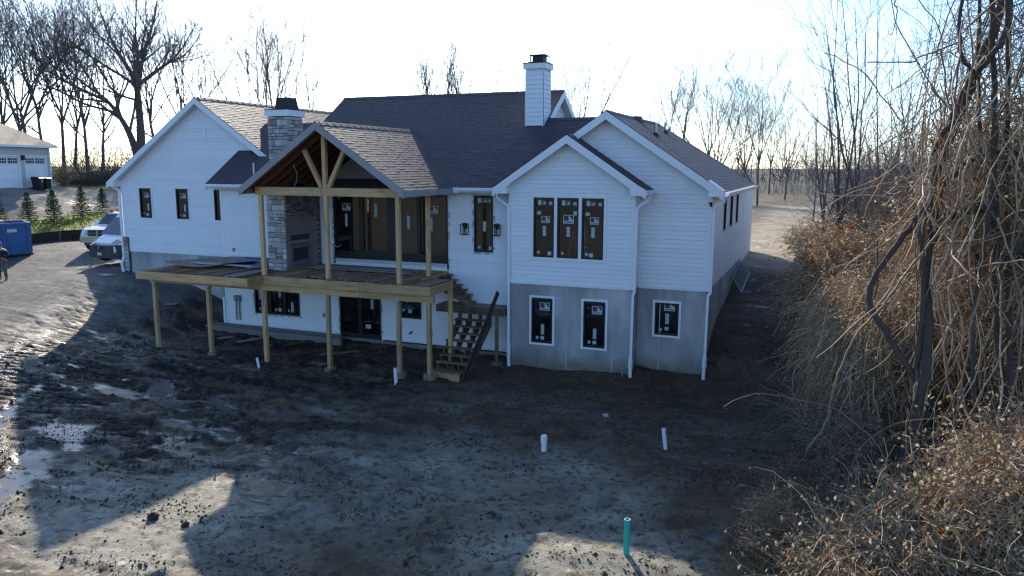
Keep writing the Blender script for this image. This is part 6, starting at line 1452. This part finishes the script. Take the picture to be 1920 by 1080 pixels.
thicket('shrub', 'low dark brown bush at the edge of the sandy field', [(9.8, 15, .1, 1.3, 1.6, .8), (9.3, 20, .1, 1.2, 1.8, .7)], 900, 28, M['vine_dark'], M['leaf_red'], 1800, kind=None, cat='shrub', L=(.4, 1.3), r=(.006, .012))
# ---- dry grass in the near right corner
rs = np.random.default_rng(31); n = 4500; xy = np.c_[rs.normal(10.3, 1.1, n), rs.normal(-11.9, .55, n)]; xy = xy[(xy[:, 0] > 8.7) & (xy[:, 1] > -13.4)]
blades('grass', 'straw coloured dry grass in the near right corner', np.c_[xy, surf(xy[:, 0], xy[:, 1])[0]], rs.uniform(.12, .4, len(xy)), M['straw'], .6, .004, rs)
# ---- the big vine hung tree and its vines, traced as solid stems
def stem(name, pts, r0, r1, mat, parent=None, sides=8, knots=0, seed=0, per=6):
    p = catmull(pts, per); g = np.random.default_rng(seed); rr = np.linspace(r0, r1, len(p)) * (1 + g.normal(0, .06, len(p))); p = p + g.normal(0, r1 * .35, p.shape) * (np.arange(len(p)) > 0)[:, None]
    V, F = tubes(p[None], rr[None], sides); return link(name, np_mesh(name, V - np.array(wloc(parent)), F, mat, None, True), parent), p
BT = thing('vine_hung_tree', (11.9, -9.6, -2.9), 'dark leaning tree trunk draped with vines in front of the bramble', 'tree')
stem('trunk', [(11.45, -9.9, -3.1), (11.7, -9.4, -1.2), (11.88, -9.0, .2), (11.87, -8.3, 1.93), (11.85, -8.1, 2.95), (11.98, -7.4, 3.75), (12.1, -7.2, 4.5), (12.5, -7.0, 5.6), (13.0, -6.9, 7.4)], .115, .085, M['bark2'], BT, seed=1)
_, pl1 = stem('limb', [(11.87, -9.02, -.1), (11.3, -8.7, .8), (10.9, -8.4, 1.45), (11.1, -8.3, 2.1), (11.6, -8.22, 2.97), (12.02, -7.94, 3.62), (12.28, -7.79, 3.87), (12.77, -7.53, 4.21), (13.6, -7.6, 4.3)], .065, .05, M['bark2'], BT, seed=2)
stem('limb', [(11.8, -8.5, 2.2), (11.99, -8.29, 2.94), (12.25, -8.15, 3.09), (12.69, -8.28, 3.23), (12.89, -8.46, 3.0), (13.04, -8.66, 2.76), (13.3, -9.0, 2.45)], .06, .07, M['bark2'], BT, seed=3)
stem('limb', [(11.75, -8.9, .3), (11.8, -8.7, 1.4), (11.75, -8.6, 2.3), (11.6, -8.5, 2.9), (11.55, -8.5, 3.1)], .06, .035, M['bark2'], BT, seed=4)
for q in range(5):
    p0 = catmull([(11.45, -9.9, -3.1), (11.7, -9.4, -1.2), (11.88, -9.0, .2), (11.87, -8.3, 1.93), (11.85, -8.1, 2.95), (11.98, -7.4, 3.75), (12.1, -7.2, 4.5), (12.5, -7.0, 5.6), (13.0, -6.9, 7.4)], 5); t_ = np.linspace(0, 1, len(p0)); a_ = q * 1.25 + t_ * (5 + q) ; r_ = .12 + .05 * np.sin(t_ * 17 + q * 2)
    stem('twining_vine', (p0 + np.c_[np.cos(a_) * r_, np.sin(a_) * r_, 0 * t_])[q % 3::2], .018, .012, M['vine'] if q % 2 else M['bark2'], BT, 5, seed=130 + q)
VT = [('thick upright vine trunk nearest the right edge', [(13.1, -10.3, -3.0), (13.25, -8.9, -.67), (13.07, -8.26, 1.2), (12.9, -8.24, 2.96), (12.67, -8.15, 5.34), (12.5, -8.28, 7.2)], .06, .05), ('slimmer upright trunk just right of the thick vine trunk', [(13.4, -10.2, -2.9), (13.4, -9.3, -1.4), (13.26, -8.45, .86), (13.16, -7.92, 2.95), (12.98, -7.88, 4.88), (12.85, -7.67, 7.3)], .05, .042), ('straight dark pole like trunk left of the upright vine trunks', [(12.9, -6.8, -2.0), (12.9, -7.0, 1.0), (12.76, -7.01, 4.12), (12.62, -6.77, 5.86), (12.5, -6.5, 8.2)], .045, .035), ('pale upright trunk leaning into the brush on the right', [(12.6, -9.4, -2.6), (12.75, -9.2, -.8), (12.6, -8.9, 1.2), (12.72, -8.7, 3.4), (12.62, -8.6, 5.2)], .045, .03)]
for i, (lb, pts, a, b) in enumerate(VT):
    T = thing('tree_trunk', pts[0], lb, 'tree', 'upright trunks in the vines'); stem('trunk', pts, a, b, M['bark2'], T, seed=40 + i)
VN = [('long pale vine slanting down from the leaning trunk to the hollow', [(9.97, -10.11, -1.12), (10.26, -9.92, -.63), (10.34, -9.8, -.13), (10.45, -9.67, .37), (10.69, -9.47, .97), (11.04, -9.47, 1.46), (11.25, -9.32, 1.82), (11.86, -9.13, 2.8), (12.16, -8.92, 3.29), (12.19, -8.82, 3.83), (12.18, -8.73, 4.5)], .018, .022),
      ('thick arching vine curving up over the leaning trunk', [(11.8, -8.0, 4.2), (11.98, -8.11, 4.64), (12.13, -8.19, 5.07), (12.25, -8.29, 5.52), (12.42, -8.4, 5.73), (12.64, -8.37, 6.04), (12.76, -8.26, 6.37), (12.73, -8.19, 7.1)], .05, .045),
      ('bowed vine stem hanging against the sky', [(12.32, -8.69, 5.5), (12.2, -8.94, 5.64), (12.02, -9.21, 5.77), (11.94, -9.18, 6.14), (11.92, -9.13, 6.45), (11.96, -9.06, 7.0)], .035, .03),
      ('thin wandering twig reaching left against the sky', [(10.6, -7.56, 5.99), (11.34, -7.82, 5.93), (11.51, -7.85, 6.02), (12.1, -8.01, 6.23), (12.22, -7.93, 6.39), (12.22, -7.91, 6.5), (12.34, -8.39, 6.61), (12.54, -8.83, 6.8)], .012, .022),
      ('pale bare twig stretching left over the dark soil', [(8.48, -10.07, -.49), (8.66, -10.18, -.32), (8.98, -10.14, -.17), (9.26, -10.13, -.13), (9.81, -10.03, -.21), (10.35, -9.94, -.31), (10.71, -10.04, -.49), (11.1, -10.19, -.8), (11.4, -10.3, -1.3)], .008, .012),
      ('looped vine hanging below the leaning tree', [(11.54, -10.2, -.1), (11.54, -10.25, -.5), (11.56, -10.41, -.81), (11.68, -10.48, -.9), (11.84, -10.42, -.93), (12.05, -10.32, -.83), (12.24, -10.11, -.69), (12.32, -9.82, -.3), (12.4, -9.6, .4)], .014, .014),
      ('slender forked twig dangling at the top edge of the wood', [(11.4, -9.3, 7.1), (10.91, -9.48, 6.76), (10.94, -9.51, 6.57), (10.89, -9.59, 6.21), (10.84, -9.61, 6.19)], .012, .007),
      ('pale vine crossing low in front of the bramble', [(13.9, -9.2, .2), (12.9, -9.5, -.2), (12.1, -9.7, -.35), (11.4, -9.6, -.6), (10.9, -9.6, -1.1), (10.7, -9.7, -1.7)], .012, .010),
      ('pale vine rising steeply at the right edge', [(12.2, -10.2, -2.4), (12.6, -10.0, -1.0), (13.1, -9.8, .1), (13.2, -9.5, 1.6), (13.0, -9.2, 2.6), (13.15, -9.0, 3.9)], .02, .014),
      ('thin dark vine hanging straight down left of the leaning trunk', [(11.0, -7.9, 2.6), (11.05, -8.0, 1.6), (10.85, -8.1, 1.0), (10.9, -8.1, .1), (10.8, -8.1, -.8)], .014, .01),
      ('arched dead stem over the brush heap', [(11.0, -10.6, -2.9), (11.2, -10.5, -2.2), (11.7, -10.3, -1.85), (12.4, -10.2, -1.95), (12.9, -10.3, -2.3)], .013, .008),
      ('long bare stem lying across the brush heap', [(10.6, -11.2, -2.7), (11.3, -11.0, -2.45), (12.2, -10.9, -2.2), (13.3, -10.6, -1.8)], .012, .009)]
for i, (lb, pts, a, b) in enumerate(VN):
    o, p = stem('vine', pts, a, b, M['vine'] if i not in (1, 2, 9) else M['bark2'], None, 6, seed=60 + i); tag(o, lb, 'vine', 'bare vines and twigs on the right')
# hanging lianas between the trunks (fine stems too many to name)
rs = np.random.default_rng(77); n = 420
P, RR = strands(rs, np.c_[rs.uniform(11.6, 14.8, n), rs.uniform(-9.5, -6.0, n), rs.uniform(.5, 6.5, n)], np.c_[rs.normal(0, .35, (n, 2)), -np.ones(n) * rs.choice([1, 1, -1], n)], rs.uniform(1.2, 4.0, n), 12, .01, .16, rs.uniform(.007, .02, n), .7)
V, F = tubes(P, RR, 5); tag(link('undergrowth', np_mesh('undergrowth', V, F, M['vine'], None, True)), 'hanging lianas between the upright trunks on the right', kind='stuff')
n = 3000; P, RR = strands(rs, np.c_[rs.uniform(12.3, 16, n), rs.uniform(-9, -3, n), rs.uniform(2.4, 7.4, n)], rs.normal(0, 1, (n, 3)), rs.uniform(.5, 1.6, n), 6, .05, .25, rs.uniform(.004, .010, n), .5)
V, F = tubes(P, RR, 3); tag(link('undergrowth', np_mesh('undergrowth', V, F, M['vine_dark'])), 'fine dark twigs round the tops of the upright trunks', kind='stuff')
tg = MB(); tg.hexa([(13.0, -10.5, -1.9), (13.06, -10.5, -1.9), (13.06, -10.49, -1.9), (13.0, -10.49, -1.9), (12.96, -10.5, -1.74), (13.03, -10.5, -1.72), (13.03, -10.49, -1.72), (12.96, -10.49, -1.74)])
tag(tg.build('marker_ribbon', pm('orange_ribbon', (.85, .08, .02), .5, .05, 4)), 'bright orange marker ribbon tied to a stem in the near right corner', 'ribbon')
# ---- thin young trees standing out of the bramble
def sap(k, **kw): PROTO[k] = tree_meshes(grow(**kw), M['bark'], M['twig'], (7, 5, 3, 3, 3, 3))
sap(20, seed=31, Ht=10, r0=.06, fork=.35, nl=3, spread=(5, 18), kids=(7, 4), tw=.0065, kang=(30, 60), up=.14)
sap(21, seed=32, Ht=10, r0=.07, fork=.25, nl=4, spread=(8, 22), kids=(7, 5), tw=.0065, kang=(28, 55), up=.12)
sap(22, seed=33, Ht=10, r0=.05, fork=.12, nl=5, spread=(8, 26), kids=(7, 4), tw=.006, kang=(30, 60), up=.1)
SAP = [(11.3, 6.4, 11.2, 20, 'thin young tree, tallest of the clump above the russet vine dome'), (10.6, 6.2, 10.6, 21, 'thin young tree on the left of the clump above the vine dome'), (11.8, 7.4, 11.3, 22, 'many stemmed young tree on the right of the clump above the vine dome'), (9.9, 8.6, 8.2, 21, 'leaning young tree nearest the sandy field'), (12.9, 6.8, 10.0, 20, 'thin young tree behind the leaning vine hung trunk'),
       (12.0, 2.5, 8.2, 22, 'low many stemmed young tree just behind the russet vine dome'), (13.2, 10.5, 9.0, 21, 'young tree in the second rank behind the tall clump'), (12.4, 14.5, 8.5, 22, 'young tree at the middle of the bramble edge along the field'), (13, 28, 9, 22, 'young tree far back along the field edge'), (15.5, -2.0, 9.0, 21, 'young tree behind the upright vine trunks'), (16.2, -6.5, 9.5, 22, 'young tree at the right edge behind the upright trunks'), (15.2, 16, 10, 21, 'young tree deep in the bramble on the right'), (11.0, 30, 8, 22, 'young tree standing where the bramble reaches the far field'), (9.3, 36, 8.5, 21, 'far young tree alone beside the sandy field')]
for i, (x, y, tz, k, lb) in enumerate(SAP):
    z0 = float(base_z(np.array([x]), np.array([y]))[0]); s = (tz - z0) / 10.3; g = random.Random(i + 90)
    t = thing('young_tree', (x, y, z0), lb, 'tree', 'young bare trees in the bramble', g.uniform(0, 6.28)); t.scale = (s, s, s)
    inst(PROTO[k][0], 'trunk', None, (0, 0, 0)).parent = t; inst(PROTO[k][1], 'crown', None, (0, 0, 0)).parent = t
# ---- loose litter on the soil: chips, straw, clods
rs = np.random.default_rng(5); n = 2600; x = rs.uniform(-9, 10.5, n); y = rs.uniform(-15.5, .2, n); z = surf(x, y)[0]; a = rs.uniform(0, 6.28, n); L = rs.uniform(.03, .14, n); d = np.c_[np.cos(a), np.sin(a), rs.normal(0, .08, n)]
P = np.stack([np.c_[x, y, z + .008], np.c_[x, y, z + .012] + d * L[:, None]], 1); V, F = tubes(P, np.tile(rs.uniform(.003, .007, n)[:, None], (1, 2)), 3); tag(link('litter', np_mesh('litter', V, F, M['straw'])), 'straw and chips strewn over the bare soil', kind='stuff')
n = 30000; x = rs.uniform(-14, 9, n); y = rs.uniform(-16, 0, n); keep = (fbm(x * .75 + .37 * y, y * 2.6 - .4 * x, 301, 5) + .10 * (x < -3.5) - .16 * (x > -1) - .2 * np.exp(-(((x + 2.4) / 3.2) ** 2 + ((y + 13.4) / 1.8) ** 2) ** 2) + rs.normal(0, .03, n)) > .56; x, y = x[keep], y[keep]; z, w_ = surf(x, y)[:2]; keep = w_ < .25; x, y, z = x[keep], y[keep], z[keep]; xx = rs.uniform(-9, 9.5, 60000); yy = rs.uniform(-15.8, .2, 60000); kp = fbm(xx * .5, yy * .9, 411, 5) + rs.normal(0, .06, 60000) > .635; xx, yy = xx[kp], yy[kp]; zz, w2 = surf(xx, yy)[:2]; nb = len(x); x = np.r_[x, xx]; y = np.r_[y, yy]; z = np.r_[z, zz]; n = len(x); s = rs.gamma(1.6, .011, n) + .008; s[nb:] = rs.gamma(1.5, .007, n - nb) + .005
o = np.array([[1, 0, 0], [0, 1, 0], [-1, 0, 0], [0, -1, 0], [0, 0, .9], [0, 0, -.5]]); V = np.c_[x, y, z][:, None] + o[None] * s[:, None, None] * rs.uniform(.6, 1.35, (n, 6, 1)) + rs.normal(0, .15, (n, 6, 3)) * s[:, None, None]
F = (np.arange(n)[:, None, None] * 6 + np.array([[0, 1, 4], [1, 2, 4], [2, 3, 4], [3, 0, 4], [1, 0, 5], [2, 1, 5], [3, 2, 5], [0, 3, 5]])[None]).reshape(-1, 3)
M['crumb'] = pm('soil_crumbs', (.052, .040, .030), .9, .2, 5, island=.4); tag(link('clods', np_mesh('clods', V.reshape(-1, 3), F, M['crumb'])), 'small dark clods scattered over the churned soil', kind='stuff')
